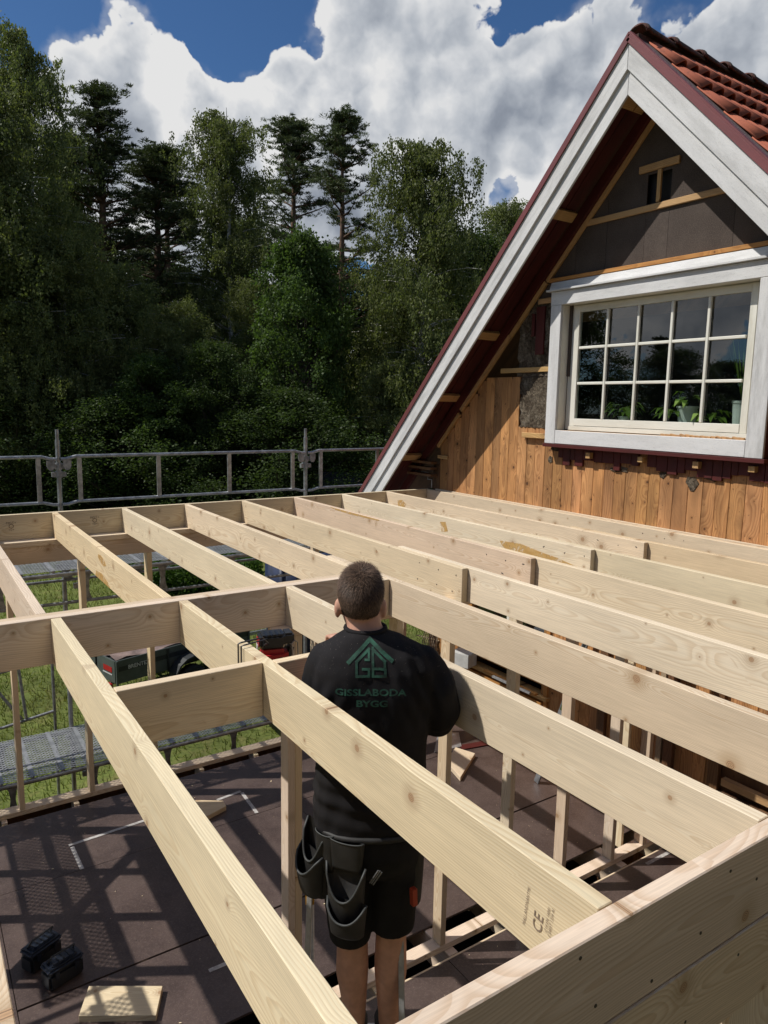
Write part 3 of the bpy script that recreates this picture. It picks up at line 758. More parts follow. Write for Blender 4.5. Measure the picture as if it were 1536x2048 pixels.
for (y0, y1, z0, z1) in ((4.20, 4.63, 0.80, 1.30), (4.16, 4.68, 1.31, 2.05)):
    # torn insulation with a ragged left edge and a rough surface
    n = 16; mb = MB(); vs = []
    for a in range(n + 1):
        row = []
        for b_ in range(n + 1):
            f = a / n; yy = y0 + (y1 - y0) * b_ / n + (rng.uniform(-.02, .02) if b_ in (0, n) else 0)
            if z0 > 1.3: yy = min(yy, YC + (3.37 - (z0 + (z1 - z0) * f)) / SL)
            row.append(mb.bm.verts.new((XW - 0.004 + rng.uniform(-0.012, 0.010), yy, z0 + (z1 - z0) * f)))
        vs.append(row)
    for a in range(n):
        for b_ in range(n): mb.bm.faces.new((vs[a][b_], vs[a][b_ + 1], vs[a + 1][b_ + 1], vs[a + 1][b_]))
    mb.build('torn_insulation', 'torn_paper', house, smooth=True)
for (y0, y1, z0, z1) in ((4.33, 4.44, 1.52, 1.98), (4.46, 4.50, 1.70, 1.92)): bx('red_board', house, XW - .028, XW - .008, y0, y1, z0, z1, 'red_paint', 'z')
# laths on the wall
def lath(y0, z0, y1, z1, h=0.048, th=0.022, x=XW - 0.0135, mat='lath', name='lath'):
    return board(name, house, (x, y0, z0), (x, y1, z1), th, h, (0, 0, 1), mat, .003)
lath(4.93, 1.375, 4.205, 1.375); lath(4.55, 0.722, 4.20, 0.722, .05, .05, XW - .025)
lath(4.43, 2.03, 4.18, 2.03, .05); lath(3.90, 2.665, 1.90, 2.660, 0.050, .022, XB - .012)
lath(3.335, 2.985, 2.952, 2.985, 0.058, .022, XB - .012); board('lath', house, (XB - .012, 3.131, 2.697), (XB - .012, 3.131, 2.950), .020, 0.036, (0, 1, 0), 'lath')
lath(4.27, 2.205, 1.78, 2.205, 0.035, .05, XB - .03, 'orange_wood')
lath(5.97, 0.40, 5.78, 0.40, .04)
# slanting trim: wooden strip, red rafter, soffit, lookouts, barge boards - on both slopes
for sgn in (1, -1):
    def pt(d, z0, x): # d: horizontal distance from the apex
        return Vector((x, YC + sgn * d, z0 - SL * d))
    E_ = 3.78
    nrm = Vector((0, sgn * SL, 1)).normalized()
    for (a, b_, t_) in ((0.012, 1.16, 0), (1.165, 1.66, .006), (1.63, 2.38, .014), (2.42, 2.80, .004)):
        board('lath', house, pt(a, 3.405, XW - .014 - t_), pt(b_, 3.405, XW - .014 - t_), .026 + t_, 0.046, nrm, 'lath')
    board('rafter', house, pt(0.03, 3.50, XW - .040), pt(E_, 3.50, XW - .040), .045, 0.098, nrm, 'red_paint')
    board('soffit_board', house, pt(0.03, 3.62, 4.75), pt(E_, 3.62, 4.75), .155, 0.018, nrm, 'red_paint')
    board('soffit_board', house, pt(0.03, 3.62, 4.585), pt(E_, 3.62, 4.585), .155, 0.018, nrm, 'red_paint')
    for d in (0.12, 0.82, 1.79, 2.41, 3.10):
        board('lookout', house, pt(d, 3.575, XO + .045), pt(d, 3.575, XW - .063), .095, 0.036, nrm, 'lath')
    # lower (set back) and upper (proud) white boards
    F_ = 3.86 if sgn > 0 else 3.78
    def barge(zlo, zhi, x0, th, mat):
        a = [(x0, YC + sgn * .0015, zlo), (x0, YC + sgn * F_, zlo - SL * F_), (x0, YC + sgn * F_, zhi - SL * F_), (x0, YC + sgn * .0015, zhi)]
        c = (Vector(a[0]) + Vector(a[1])) / 2; M = frame(c, Vector(a[1]) - Vector(a[0]), (0, 0, 1)); Mi = M.inverted()
        mb = MB(); mb.poly([Mi @ Vector(p) for p in a], (Mi.to_3x3() @ Vector((th, 0, 0))))
        bmesh.ops.recalc_face_normals(mb.bm, faces=mb.bm.faces[:]); bmesh.ops.bevel(mb.bm, geom=mb.bm.edges[:], offset=.002, segments=1, affect='EDGES')
        o = mb.build('barge_board', mat, house); o.matrix_basis = M; return o
    barge(3.432, 3.625, XO + .006, 0.022, 'white_paint')
    barge(3.612, 3.822, XO - .018, 0.0235, 'white_paint')
    board('inner_board', house, pt(0.03, 3.62, XO + .040), pt(E_, 3.62, XO + .040), .022, 0.20, nrm, 'red_paint')
    # metal flashing on the verge
    E2 = 3.92 if sgn > 0 else 3.8
    board('verge_flashing', house, pt(-0.0, 3.838, XO - .028), pt(E2, 3.838, XO - .028), .010, 0.052, nrm, 'red_metal', .001)
    board('verge_flashing', house, pt(-0.0, 3.876, XO + .000), pt(E2, 3.876, XO + .000), .050, 0.020, nrm, 'red_metal', .002)
    # roof deck
    board('roof_deck', house, pt(0.0, 3.80, 6.9), pt(E_, 3.80, 6.9), 4.9, 0.06, nrm, 'old_dark')
    board('roof_felt', house, pt(0.0, 3.870, 4.535), pt(E_, 3.870, 4.535), .13, 0.012, nrm, 'felt_strip')
# clay tiles on the visible (near) slope and the first courses of the far one
def tile_mesh():
    # double-wave tile, 0.30 wide, 0.36 long, local X across, Y down the slope, Z up
    V = []; F = []; nx, ny = 16, 2
    L_ = 0.37; W_ = 0.292
    for s_ in (1, 0):
        for j in range(ny + 1):
            for i_ in range(nx + 1):
                u = i_ / nx; x = u * W_
                h = (0.014 + 0.036 * j / ny) * (0.5 - 0.5 * math.cos(2 * math.pi * 2 * u)) ** 0.9
                V.append((x, j / ny * L_, h + (0.008 if s_ else 0.0) + 0.012 * (j / ny)))
    n1 = (nx + 1) * (ny + 1)
    for j in range(ny):
        for i_ in range(nx):
            a = j * (nx + 1) + i_
            F.append((a, a + 1, a + nx + 2, a + nx + 1)); F.append((a + n1, a + n1 + nx + 1, a + n1 + nx + 2, a + n1 + 1))
    for i_ in range(nx):
        a = ny * (nx + 1) + i_; F.append((a, a + 1, a + 1 + n1, a + n1)); F.append((i_ + 1, i_, i_ + n1, i_ + 1 + n1))
    for j in range(ny):
        a = j * (nx + 1); F.append((a, a + nx + 1, a + nx + 1 + n1, a + n1)); b_ = a + nx; F.append((b_ + nx + 1, b_, b_ + n1, b_ + nx + 1 + n1))
    me = np_mesh('roof_tile', V, F, 'clay'); me.polygons.foreach_set('use_smooth', [True] * len(me.polygons)); return me
TM = tile_mesh()
dn = Vector((0, -1, -SL)).normalized(); up_n = Vector((0, -SL, 1)).normalized()
for r in range(10):
    for c_ in range(12 if r < 9 else 12):
        p = Vector((4.570 + 0.29 * c_, YC - 0.02, 3.868 - 0.02)) + dn * (0.04 + 0.330 * r) + up_n * 0.008
        M = Matrix.Identity(4); X = Vector((1, 0, 0))
        tl = Matrix.Rotation(R(rng.uniform(-.5, .5)), 4, 'Z')
        for i_, v in enumerate((X, dn, up_n)):
            for j in range(3): M[j][i_] = v[j]
        # right-handed check: X x dn = (0*...)
        if X.cross(dn).dot(up_n) < 0:
            for j in range(3): M[j][0] = -X[j]
            p = p + X * 0.29
        for j in range(3): M[j][3] = p[j]
        link('roof_tile', TM, house, None, M @ tl)
mb = MB()
dn2 = Vector((0, 1, -SL)).normalized(); n2 = Vector((0, SL, 1)).normalized()
for r in range(12):
    a = Vector((5.9, YC + .02, 3.868)) + dn2 * (0.05 + 0.33 * r)
    mb.bar(a + n2 * .02, a + dn2 * .37 + n2 * .045, 2.6, 0.02, n2)
mb.build('far_slope_tiles', 'clay', house)
# ridge tiles: overlapping half rounds with thick lips
def ridge_mesh():
    mb = MB(); rings = []
    for (x, r, zc) in ((0, .100, .018), (0.035, .104, .022), (0.06, .098, .016), (0.36, .085, 0.0), (0.40, .083, -.002)):
        ring_ = []
        for k in range(13):
            a = math.pi * k / 12; ring_.append(Vector((x, math.cos(a) * r, math.sin(a) * r * .8 + zc - .03)))
        for k in range(12, -1, -1):
            a = math.pi * k / 12; ring_.append(Vector((x, math.cos(a) * (r - .016), math.sin(a) * (r - .016) * .8 + zc - .03)))
        rings.append(ring_)
    mb.loft(rings); bmesh.ops.recalc_face_normals(mb.bm, faces=mb.bm.faces[:])
    me = bpy.data.meshes.new('ridge_tile'); mb.bm.to_mesh(me); mb.bm.free(); me.materials.append(MAT['clay_dark'])
    me.polygons.foreach_set('use_smooth', [True] * len(me.polygons)); return me
RM = ridge_mesh()
for k in range(10):
    M = Matrix.Translation((4.50 + 0.368 * k, YC, 3.895 + rng.uniform(-.004, .004))) @ Matrix.Rotation(R(rng.uniform(-1, 1)), 4, 'Z')
    link('ridge_tile', RM, house, None, M)
board('ridge_board', house, (4.46, YC, 3.84), (8.2, YC, 3.84), 0.10, 0.05, (0, 0, 1), 'clay_dark')

# ------------------------------------------------------------------ gable window with its white casing
win = bx('window', house, 4.868, 4.912, 2.215, 2.270, 0.835, 1.948, 'cream_paint', 'z')          # right sash stile carries the window
def wp(name, *a, **k): return bx(name, win, *a, **k)
wp('frame', 4.868, 4.912, 3.915, 3.975, 0.835, 1.948, 'cream_paint', 'z')
wp('frame', 4.868, 4.912, 2.271, 3.914, 1.888, 1.948, 'cream_paint', 'y')
wp('frame', 4.864, 4.912, 2.271, 3.914, 0.838, 0.905, 'cream_paint', 'y')
wp('frame', 4.880, 4.94, 2.16, 2.2135, 0.80, 2.0, 'cream_paint', 'z'); wp('frame', 4.880, 4.94, 3.9765, 4.035, 0.80, 2.0, 'cream_paint', 'z')
wp('frame', 4.880, 4.94, 2.215, 3.975, 1.950, 2.0, 'cream_paint', 'y'); wp('frame', 4.862, 4.94, 2.20, 3.99, 0.795, 0.834, 'cream_paint', 'y')
PW = (3.915 - 2.270) / 5
for k in range(1, 5):
    yy = 2.270 + PW * k
    wp('glazing_bar', 4.861, 4.886, yy - .0125, yy + .0125, 0.906, 1.887, 'cream_paint', 'z', bev=.004)
for k in (1, 2):
    zz = 0.905 + (1.888 - 0.905) / 3 * k
    for j in range(5):
        wp('glazing_bar', 4.863, 4.886, 2.270 + PW * j + .013, 2.270 + PW * (j + 1) - .013, zz - .0125, zz + .0125, 'cream_paint', 'y', bev=.004)
for r in range(3):
    for c_ in range(5):
        z0 = 0.905 + r * (1.888 - .905) / 3; y0 = 2.270 + c_ * PW
        o = wp('pane', 4.888, 4.892, y0 + .002, y0 + PW - .002, z0 + .002, z0 + .3257, 'glass', 'y', bev=0)
        o.matrix_basis = o.matrix_basis @ Matrix.Rotation(R(rng.uniform(-.12, .12)), 4, 'Z')
CX0, CX1 = 4.748, 4.772
def casing(name, *a, **k): return bx(name, house, *a, **k)
casing('window_casing', CX0, CX1, 4.040, 4.168, 0.662, 1.955, 'white_paint', 'z', bev=.003)
casing('window_casing', CX0, CX1, 2.005, 2.142, 0.662, 1.955, 'white_paint', 'z', bev=.003)
casing('window_casing', CX0, CX1, 1.995, 4.172, 1.957, 2.082, 'white_paint', 'y', bev=.003)
casing('window_casing', CX0, CX1, 2.144, 4.038, 0.664, 0.790, 'white_paint', 'y', bev=.003)
# reveal boards between the casing and the sash, and the box sides
casing('window_reveal', CX1 + .001, 4.878, 4.037, 4.052, 0.79, 1.955, 'cream_paint', 'z'); casing('window_reveal', CX1 + .001, 4.878, 2.13, 2.145, 0.79, 1.955, 'cream_paint', 'z')
casing('window_reveal', CX1 + .001, 4.878, 2.146, 4.036, 1.957, 1.972, 'cream_paint', 'y'); casing('window_sill', CX1 + .001, 4.860, 2.10, 4.08, 0.765, 0.790, 'lath', 'y')
casing('window_box_side', CX1 + .001, 4.858, 4.145, 4.164, 0.665, 2.05, 'white_paint', 'z'); casing('window_box_side', CX1 + .001, 4.858, 2.010, 2.028, 0.665, 2.05, 'red_paint', 'z')
casing('sill_board', CX0 - .008, 4.858, 1.985, 4.185, 0.628, 0.6595, 'red_paint', 'y')
casing('drip_board', CX0 - .03, 4.862, 1.90, 4.215, 2.084, 2.102, 'white_paint', 'y')
board('drip_flashing', house, (4.80, 1.85, 2.142), (4.80, 4.235, 2.142), .012, 0.082, (0.35, 0, 1), 'white_paint', .003)
# torn foam and rubbish on the sill
mb = MB()
for k in range(16):
    mb.bar((4.83, 2.2 + k * .045, .795), (4.83 + jit(.01), 2.245 + k * .045, .797 + rng.uniform(0, .012)), .03, .008 + rng.uniform(0, .01))
mb.build('torn_foam', 'lath', house)
# leftover red boards and blocks under the window
y = 4.06
while y > 1.9:
    wd = rng.uniform(0.05, 0.14); hh = rng.uniform(0.09, 0.17)
    if rng.random() < 0.97: bx('red_board', house, XW - .026, XW - .003, y - wd + .004, y, 0.622 - hh, 0.626, 'red_paint', 'z', .002)
    y -= wd
for yy in (3.655, 3.085, 2.56, 2.10): bx('nailing_block', house, 4.785, XW - .027, yy - .026, yy + .026, 0.545 + jit(.01), 0.600, 'lath', 'z')
for (yy, zz, a, b_) in ((4.10, .60, .16, .05), (2.9, .47, .07, .09), (2.62, .42, .10, .13), (2.45, .50, .16, .12), (3.35, .47, .2, .05), (4.18, .50, .06, .08)):
    mb = MB(); n = 10; vs = []
    for k in range(n):
        an = 2 * math.pi * k / n; rr_ = rng.uniform(.35, .6)
        vs.append((XW - .006 + jit(.004), yy + math.cos(an) * a * rr_, zz + math.sin(an) * b_ * rr_))
    mb.poly(vs, (0.012, 0, 0)); mb.build('paper_scrap', 'torn_paper', house)

# ------------------------------------------------------------------ ground floor window opening with its old frame
old = bx('window', house, 4.84, 4.93, 4.045, 4.098, -2.05, -0.42, 'orange_wood', 'z')
def op(name, *a, **k): return bx(name, old, *a, **k)
op('frame', 4.84, 4.93, 5.255, 5.310, -2.05, -0.42, 'orange_wood', 'z'); op('frame', 4.84, 4.93, 4.100, 5.253, -0.470, -0.42, 'orange_wood', 'y')
op('sill', 4.80, 4.95, 4.02, 5.30, -1.965, -1.93, 'lath', 'y'); op('sill', 4.815, 4.93, 4.100, 5.253, -2.045, -2.0, 'orange_wood', 'y')
op('frame', 4.86, 4.90, 4.100, 5.253, -1.83, -1.76, 'orange_wood', 'y'); op('mullion', 4.86, 4.90, 4.66, 4.70, -1.759, -0.471, 'cream_paint', 'z')
for (y0, y1) in ((4.102, 4.658), (4.702, 5.251)): op('pane', 4.888, 4.892, y0, y1, -1.758, -0.472, 'glass', 'z', bev=0)
for yy in (3.30, 2.69, 2.58, 2.16):
    bx('wall_post', house, 4.815, 4.858, yy, yy + (.09 if yy != 2.69 else .05), -2.7, -0.28, 'old_dark' if yy != 2.69 else 'old_grey', 'z')
bx('wall_rail', house, 4.80, 4.858, 0.2, 2.12, -1.96, -1.90, 'lath', 'y'); bx('wall_rail', house, 4.82, 4.858, 0.2, 2.12, -2.30, -2.02, 'old_dark', 'y')
bx('room_back', house, 5.75, 5.80, 1.5, 4.85, -0.5, 1.92, 'unlit_dark', 'y', 0)
bx('room_back', house, 5.75, 5.80, -0.85, 5.74, GZ, -0.502, 'unlit_dark', 'y', 0)
bx('room_floor', house, 5.155, 5.74, 0.1, 5.74, 0.30, 0.36, 'unlit_dark', 'y', 0)
bx('window_board', house, 4.945, 5.15, 2.15, 4.0, 0.86, 0.885, 'cream_paint', 'y')
bx('side_wall', house, XW + .21, 9.2, 5.75, 5.90, GZ, 0.95, 'red_paint', 'z', 0)
bx('corner_board', house, XW, XW + .025, 5.95, 6.07, GZ + .3, 0.30, 'old_dark', 'z')
# gutter bracket at the foot of the slope
mb = MB(); mb.tube([(4.80, 6.35, .20), (4.80, 6.10, .20), (4.80, 6.10, .12), (4.80, 6.02, .12), (4.80, 6.02, .02)], .006, 8); mb.build('gutter_bracket', 'galv', house)
for zz in (0.16, 0.24, 0.31): bx('eaves_board', house, 4.74, 4.84, 5.97, 6.45, zz, zz + .03, 'old_dark', 'y')
# ------------------------------------------------------------------ scaffolding beyond the far wall (and along the left side)
def deck_mesh(L_):
    me_ = MB()
    me_.box((0, 0, 0), (0.245, L_, 0.002))
    me_.box((-0.130, 0, -0.024), (0.014, L_, 0.052)); me_.box((0.130, 0, -0.024), (0.014, L_, 0.052))
    bmesh.ops.recalc_face_normals(me_.bm, faces=me_.bm.faces[:])
    me = bpy.data.meshes.new('deck_plank'); me_.bm.to_mesh(me); me_.bm.free(); me.materials.append(MAT['perforated']); return me
DK = deck_mesh(0.96); DKL = deck_mesh(2.4)
def deck(parent, x, y, z, rot=0, me=None): link('deck_plank', me or DK, parent, None, Matrix.Translation((x, y, z)) @ Matrix.Rotation(rot, 4, 'Z') @ Matrix.Rotation(R(jit(.4)), 4, 'Y'))
def tube(parent, name, pts, r=0.024, mat='galv'):
    mb = MB(); mb.tube(pts, r, 12); return mb.build(name, mat, parent, smooth=False)
def coupler(parent, x, y, z):
    mb = MB(); mb.tube([(x, y, z - .035), (x, y, z + .035)], .036, 10); mb.box((x + .045, y, z), (.05, .045, .05)); mb.box((x - .045, y, z), (.05, .045, .05))
    mb.box((x, y + .05, z), (.03, .05, .07)); return mb.build('coupler', 'galv_dull', parent)
YI, YOu = 6.42, 7.37
sc = empty('scaffold', (2.3, 6.9, GZ), label='galvanised steel scaffold with two perforated decks and guardrails behind the far wall', cat='scaffold')
BX = (-2.10, 0.885, 3.80, 6.80)
for i, x in enumerate(BX):
    top = 0.685
    for (y, zt) in ((YOu, top), (YI + .03, -0.50)):
        mb = MB(); mb.tube([(x, y, GZ + .1), (x, y, zt - (0.11 if y > 7 else 0))], .0245, 12)
        if y > 7: mb.tube([(x, y, zt - .115), (x, y, zt)], .018, 10)
        mb.build('standard', 'galv', sc, smooth=False)
        tube(sc, 'base_jack', [(x, y, GZ + .0), (x, y, GZ + .1)], .018); mb = MB(); mb.box((x, y, GZ + .006), (.15, .15, .012)); mb.build('base_plate', 'galv', sc)
        for zz in (-2.72, -0.78, -1.45): coupler(sc, x, y, zz)
    for zz in (-2.665, -0.665): tube(sc, 'transom', [(x, YI, zz), (x, YOu, zz)])
    coupler(sc, x, YOu, .30); coupler(sc, x, YOu, .215)
for zz in (-2.64, -0.645):
    for y in (YI - .02, YOu - .03):
        tube(sc, 'ledger', [(BX[0], y, zz), (BX[-1], y, zz)], .024, 'galv')
        tube(sc, 'ledger', [(BX[0], y, zz - .28), (BX[-1], y, zz - .28)], .016, 'galv_dull')
    for k in range(10):
        x = -1.3 + k * .74
        for y in (YI - .02, YOu - .03):
            mb = MB()
            rings = []
            for (dz, hw) in ((0, .055), (-.06, .032), (-.14, .022), (-.22, .032), (-.27, .055)):
                rings.append([Vector((x - hw, y - .008, zz + dz)), Vector((x + hw, y - .008, zz + dz)), Vector((x + hw, y + .008, zz + dz)), Vector((x - hw, y + .008, zz + dz))])
            mb.loft(rings); mb.build('web_plate', 'galv_dull', sc)
for zz in (-2.60, -0.605):
    k = 0; x = -1.95
    while x < 6.7:
        deck(sc, x, (YI + YOu) / 2 - .02, zz + .0); x += 0.272
# guardrail frames
def guard(x0, x1, y, z0, z1):
    mb = MB(); g = .07
    def rail(z, r):
        mb.tube([(x0 + .02, y - .03, z - .028), (x0 + .075, y - .035, z - .026), (x0 + .17, y - .04, z), (x1 - .17, y - .04, z), (x1 - .075, y - .035, z - .026), (x1 - .02, y - .03, z - .028)], r, 10)
    rail(z1, .019); rail(z0, .017)
    o = mb.build('guardrail', 'galv', sc, smooth=False)
    n = 3
    for k in range(n + 1):
        x = x0 + .20 + (x1 - x0 - .40) * k / n
        m2 = MB(); m2.box((x, y - .04, (z0 + z1) / 2), (.044, .022, z1 - z0 - .02)); m2.build('guardrail_post', 'galv', sc)
    for x in (x0 + .08, x1 - .08):
        m2 = MB(); m2.loft([[Vector((x - a, y - .045, z1 - .04 - dz)), Vector((x + a, y - .045, z1 - .04 - dz)), Vector((x + a, y - .030, z1 - .04 - dz)), Vector((x - a, y - .030, z1 - .04 - dz))] for (dz, a) in ((0, .040), (.06, .040), (.09, .028), (.105, .012))])
        m2.build('wedge_plate', 'galv_dull', sc)
for a, b_ in zip(BX[:-1], BX[1:]): guard(a, b_, YOu, -0.075, 0.405)
# diagonal stair-like frame at the left under the decks
for (a, b_) in (((-.9, 7.9, -2.15), (.55, 7.9, -2.0)), ((.10, 7.9, -2.02), (.45, 7.9, -2.62)), ((.45, 7.9, -2.02), (.50, 7.9, -2.62)), ((-.9, 7.9, -2.55), (.25, 7.9, -2.68)), ((.25, 7.9, -2.68), (.80, 7.9, -2.60)), ((.80, 7.9, -1.9), (.80, 7.9, -3.7)), ((-.9, 7.9, -1.9), (-.9, 7.9, -3.7))):
    tube(sc, 'stair_tube', [a, b_], .017, 'galv_dull')
sl = empty('scaffold', (-1.3, 3, GZ), label='scaffold along the left side of the annex, left of the picture', cat='scaffold')
for yk in (-0.9, 1.7, 4.3, 6.9):
    for x in (-0.86, -1.80):
        mb = MB(); mb.tube([(x, yk, GZ + .0), (x, yk, -0.60)], .0245, 10); mb.build('standard', 'galv', sl)
    tube(sl, 'transom', [(-0.86, yk, -0.68), (-1.80, yk, -0.68)])
for x in (-0.88, -1.78):
    tube(sl, 'ledger', [(x, -0.9, -0.66), (x, 6.9, -0.66)]); tube(sl, 'ledger', [(x, -0.9, -0.94), (x, 6.9, -0.94)], .016)
for k in range(6):
    x = -0.98 - 0.272 * (k % 2); deck(sl, x, 0.4 + 2.6 * (k // 2), -0.62, 0, DKL)
board('brace', sl, (-0.84, 5.0, -3.2), (-0.84, 6.6, -0.8), 0.04, 0.045, (0, 1, 1), 'galv')
# ------------------------------------------------------------------ the worker, seen from behind
from mathutils import noise as mnoise
SC = 1.055
C0 = Vector((0.939, 1.303, 0.0)); PF = Vector((0.53, 0.85, 0)).normalized(); PR = Vector((0.85, -0.53, 0)).normalized()
def PL(a, b_, z): return C0 + (PR * a + PF * b_) * SC + Vector((0, 0, 1.014 + SC * (z - 1.014)))
def UZ(z): return 1.014 + (z - 1.014) / SC
person = empty('person', PL(0, 0, -1.455), label='worker seen from behind in black printed t-shirt and shorts, standing between the joists', cat='person')
def ering(a, b_, z, w_, d_, n=24, p=2.4, tilt=0.0):
    out = []
    for k in range(n):
        t_ = 2 * math.pi * k / n; c, s_ = math.cos(t_), math.sin(t_)
        out.append(PL(a + w_ * math.copysign(abs(c) ** (2 / p), c), b_ + d_ * math.copysign(abs(s_) ** (2 / p), s_), z + tilt * c))
    return out
def remesh(mb, name, mat, voxel, smooth_it, parent, disp=None):
    bmesh.ops.recalc_face_normals(mb.bm, faces=mb.bm.faces[:])
    me = bpy.data.meshes.new(name + '_src'); mb.bm.to_mesh(me); mb.bm.free()
    ob = bpy.data.objects.new('tmp', me); COL.objects.link(ob)
    md = ob.modifiers.new('r', 'REMESH'); md.mode = 'VOXEL'; md.voxel_size = voxel; md.use_smooth_shade = True
    ms_ = ob.modifiers.new('s', 'SMOOTH'); ms_.factor = 0.6; ms_.iterations = smooth_it
    dg = bpy.context.evaluated_depsgraph_get(); dg.update()
    out = bpy.data.meshes.new_from_object(ob.evaluated_get(dg)); bpy.data.objects.remove(ob, do_unlink=True)
    out.name = name; out.materials.clear(); out.materials.append(MAT[mat])
    if disp is not None:
        n = len(out.vertices); co = np.empty(n * 3, dtype=np.float32); no = np.empty(n * 3, dtype=np.float32)
        out.vertices.foreach_get('co', co); out.vertices.foreach_get('normal', no)
        co = co.reshape(-1, 3); no = no.reshape(-1, 3)
        d = np.array([disp(Vector(map(float, c))) for c in co], dtype=np.float32)
        co += no * d[:, None]; out.vertices.foreach_set('co', co.ravel()); out.update()
    out.polygons.foreach_set('use_smooth', [True] * len(out.polygons))
    return link(name, out, parent)
def limb(mb, pts, rs, seg=14):
    # subdivide for a rounded taper, closed by balls at both ends
    rs = [r_ * SC for r_ in rs]; P = [Vector(p) for p in pts]; mb.tube(P, rs, seg)
    for p, r_ in zip(P, rs): mb.sphere(p, r_ * .995, 14, 10)
HC = (-0.048, 0.030, 0.326)
body = MB()
body.sphere(PL(*HC), 1, 24, 16, (1, 1, 1), None) if False else None
Rh = Matrix(((PR.x, PF.x, 0), (PR.y, PF.y, 0), (0, 0, 1)))
body.sphere(PL(HC[0], HC[1] - .012, HC[2] + .022), 0.1, 24, 16, (0.80, 1.07, 1.06), Rh)
body.sphere(PL(HC[0], HC[1] + .022, HC[2] - .035), 0.1, 24, 16, (0.70, 0.86, 0.97), Rh)
body.tube([PL(HC[0], HC[1] + .095, HC[2] + .01), PL(HC[0], HC[1] + .122, HC[2] - .035), PL(HC[0], HC[1] + .09, HC[2] - .045)], [.008, .015, .010], 8)   # nose
for s_ in (-1, 1):                                                                     # ears
    body.sphere(PL(HC[0] + s_ * .081, HC[1] + .000, HC[2] - .030), 0.038, 12, 10, (0.36, 0.62, 1.0), Rh)
body.loft([ering(-.040, .02, .30, .058, .060, p=2), ering(-.034, .005, .245, .060, .062, p=2), ering(-.022, -.006, .20, .085, .070, p=2), ering(0, 0, .15, .15, .085), ering(0, 0, .05, .17, .10), ering(0, 0, -.15, .155, .10), ering(0, 0, -.38, .155, .105), ering(0, 0, -.52, .16, .11)])
ELR, WRR = PL(.250, .10, -.115), Vector((1.135, 1.585, .010)); ELL, WRL = PL(-.190, .15, -.13), Vector((0.990, 1.590, .030))
limb(body, [PL(.18, 0, .10), PL(.225, .02, 0), ELR], [.055, .050, .043]); limb(body, [ELR, ELR.lerp(WRR, .35), WRR], [.044, .046, .028])
limb(body, [PL(-.18, 0, .10), PL(-.205, .04, 0), ELL], [.055, .050, .043]); limb(body, [ELL, ELL.lerp(WRL, .35), WRL], [.044, .046, .028])
for (w0, el, sd) in ((WRR, ELR, 1), (WRL, ELL, -1)):                                 # hands closed over the top edge of the trimmer
    d = (w0 - el).normalized(); d.z = 0; d = (Vector((0, 1, 0)) * .8 + d * .2).normalized(); sx = Vector((1, 0, 0))
    base = w0 + Vector((0, .02, .012)); palm = base + d * .045
    body.box(palm, (.078, .085, .026), None, .010)
    for k, ln in enumerate((.060, .070, .066, .052)):
        off_ = sx * ((k - 1.5) * .020 * (1 if sd < 0 else -1)); a = palm + d * .038 + off_
        b_ = a + d * ln * .45 + Vector((0, 0, -.006)); c = b_ + Vector((0, .006, -ln * .38)); e = c + Vector((0, -.010, -ln * .25))
        body.tube([a, b_, c, e], [.0095, .009, .0085, .007], 8); body.sphere(e, .007, 8, 6)
    t0 = palm - d * .01 + sx * (-.036 * sd); t1 = t0 + sx * (-.024 * sd) + Vector((0, 0, -.02)); t2 = t1 + Vector((0, .012, -.030))
    body.tube([t0, t1, t2], [.013, .011, .009], 8); body.sphere(t2, .009, 8, 6)
ZS = -1.455
for (a0, a1, a2, bk) in ((-.085, -.062, -.050, 0.0), (.085, .082, .080, .01)):
    limb(body, [PL(a0, 0, -.52), PL((a0 + a1) / 2, .012, -.74), PL(a1, .010, -.915)], [.092, .076, .058])
    limb(body, [PL(a1, .008, -.915), PL(a1, -.016, -1.09), PL(a2, -.004, -1.28), PL(a2, .0, -1.40)], [.057, .062, .042, .036])
ob_body = remesh(body, 'body', 'skin', 0.0065, 4, person)
# shirt
sh = MB()
sh.loft([ering(-.030, .004, .232, .070, .070, p=2), ering(-.026, 0, .218, .092, .082, p=2.1), ering(-.012, -.006, .192, .145, .098, p=2.2), ering(0, -.008, .160, .196, .116, p=2.3), ering(.003, -.010, .11, .222, .130, p=2.5),
         ering(.003, -.010, .03, .218, .140, p=2.5), ering(.0, -.008, -.08, .206, .142), ering(-.002, -.004, -.20, .200, .142), ering(-.004, 0, -.33, .204, .148), ering(-.004, 0, -.44, .210, .156), ering(-.004, 0, -.475, .212, .158, tilt=.012)])
limb(sh, [PL(.165, -.005, .105), PL(.218, .0, .02), PL(.236, .025, -.075), PL(.236, .060, -.125)], [.072, .082, .080, .068])
limb(sh, [PL(-.165, -.005, .105), PL(-.190, .02, .02), PL(-.195, .07, -.07), PL(-.20, .105, -.10)], [.072, .068, .066, .060])
def folds(p):
    q = (p - C0) / SC; a = q.dot(PR); b_ = q.dot(PF); z = UZ(p.z)
    d = 0.0085 * mnoise.noise(Vector((a * 9, b_ * 9, z * 5))) + 0.0045 * mnoise.noise(Vector((a * 22, b_ * 22, z * 11)))
    # diagonal drag folds from the right shoulder and armpit, horizontal bunching above the belt
    wr = max(0, 1 - abs(a - .15) / .12) * max(0, 1 - abs(z - .04) / .17)
    d += 0.009 * wr * math.sin((a * .95 + z * .45) * 120)
    wl = max(0, 1 - abs(a + .17) / .10) * max(0, 1 - abs(z + .05) / .16)
    d += 0.007 * wl * math.sin((a * .9 - z * .5) * 110)
    ww = max(0, 1 - abs(z + .36) / .14)
    d += 0.010 * ww * math.sin(z * 95 + 2.5 * math.sin(a * 9)) * (0.5 + 0.5 * mnoise.noise(Vector((a * 6, 3, z * 3))))
    return d
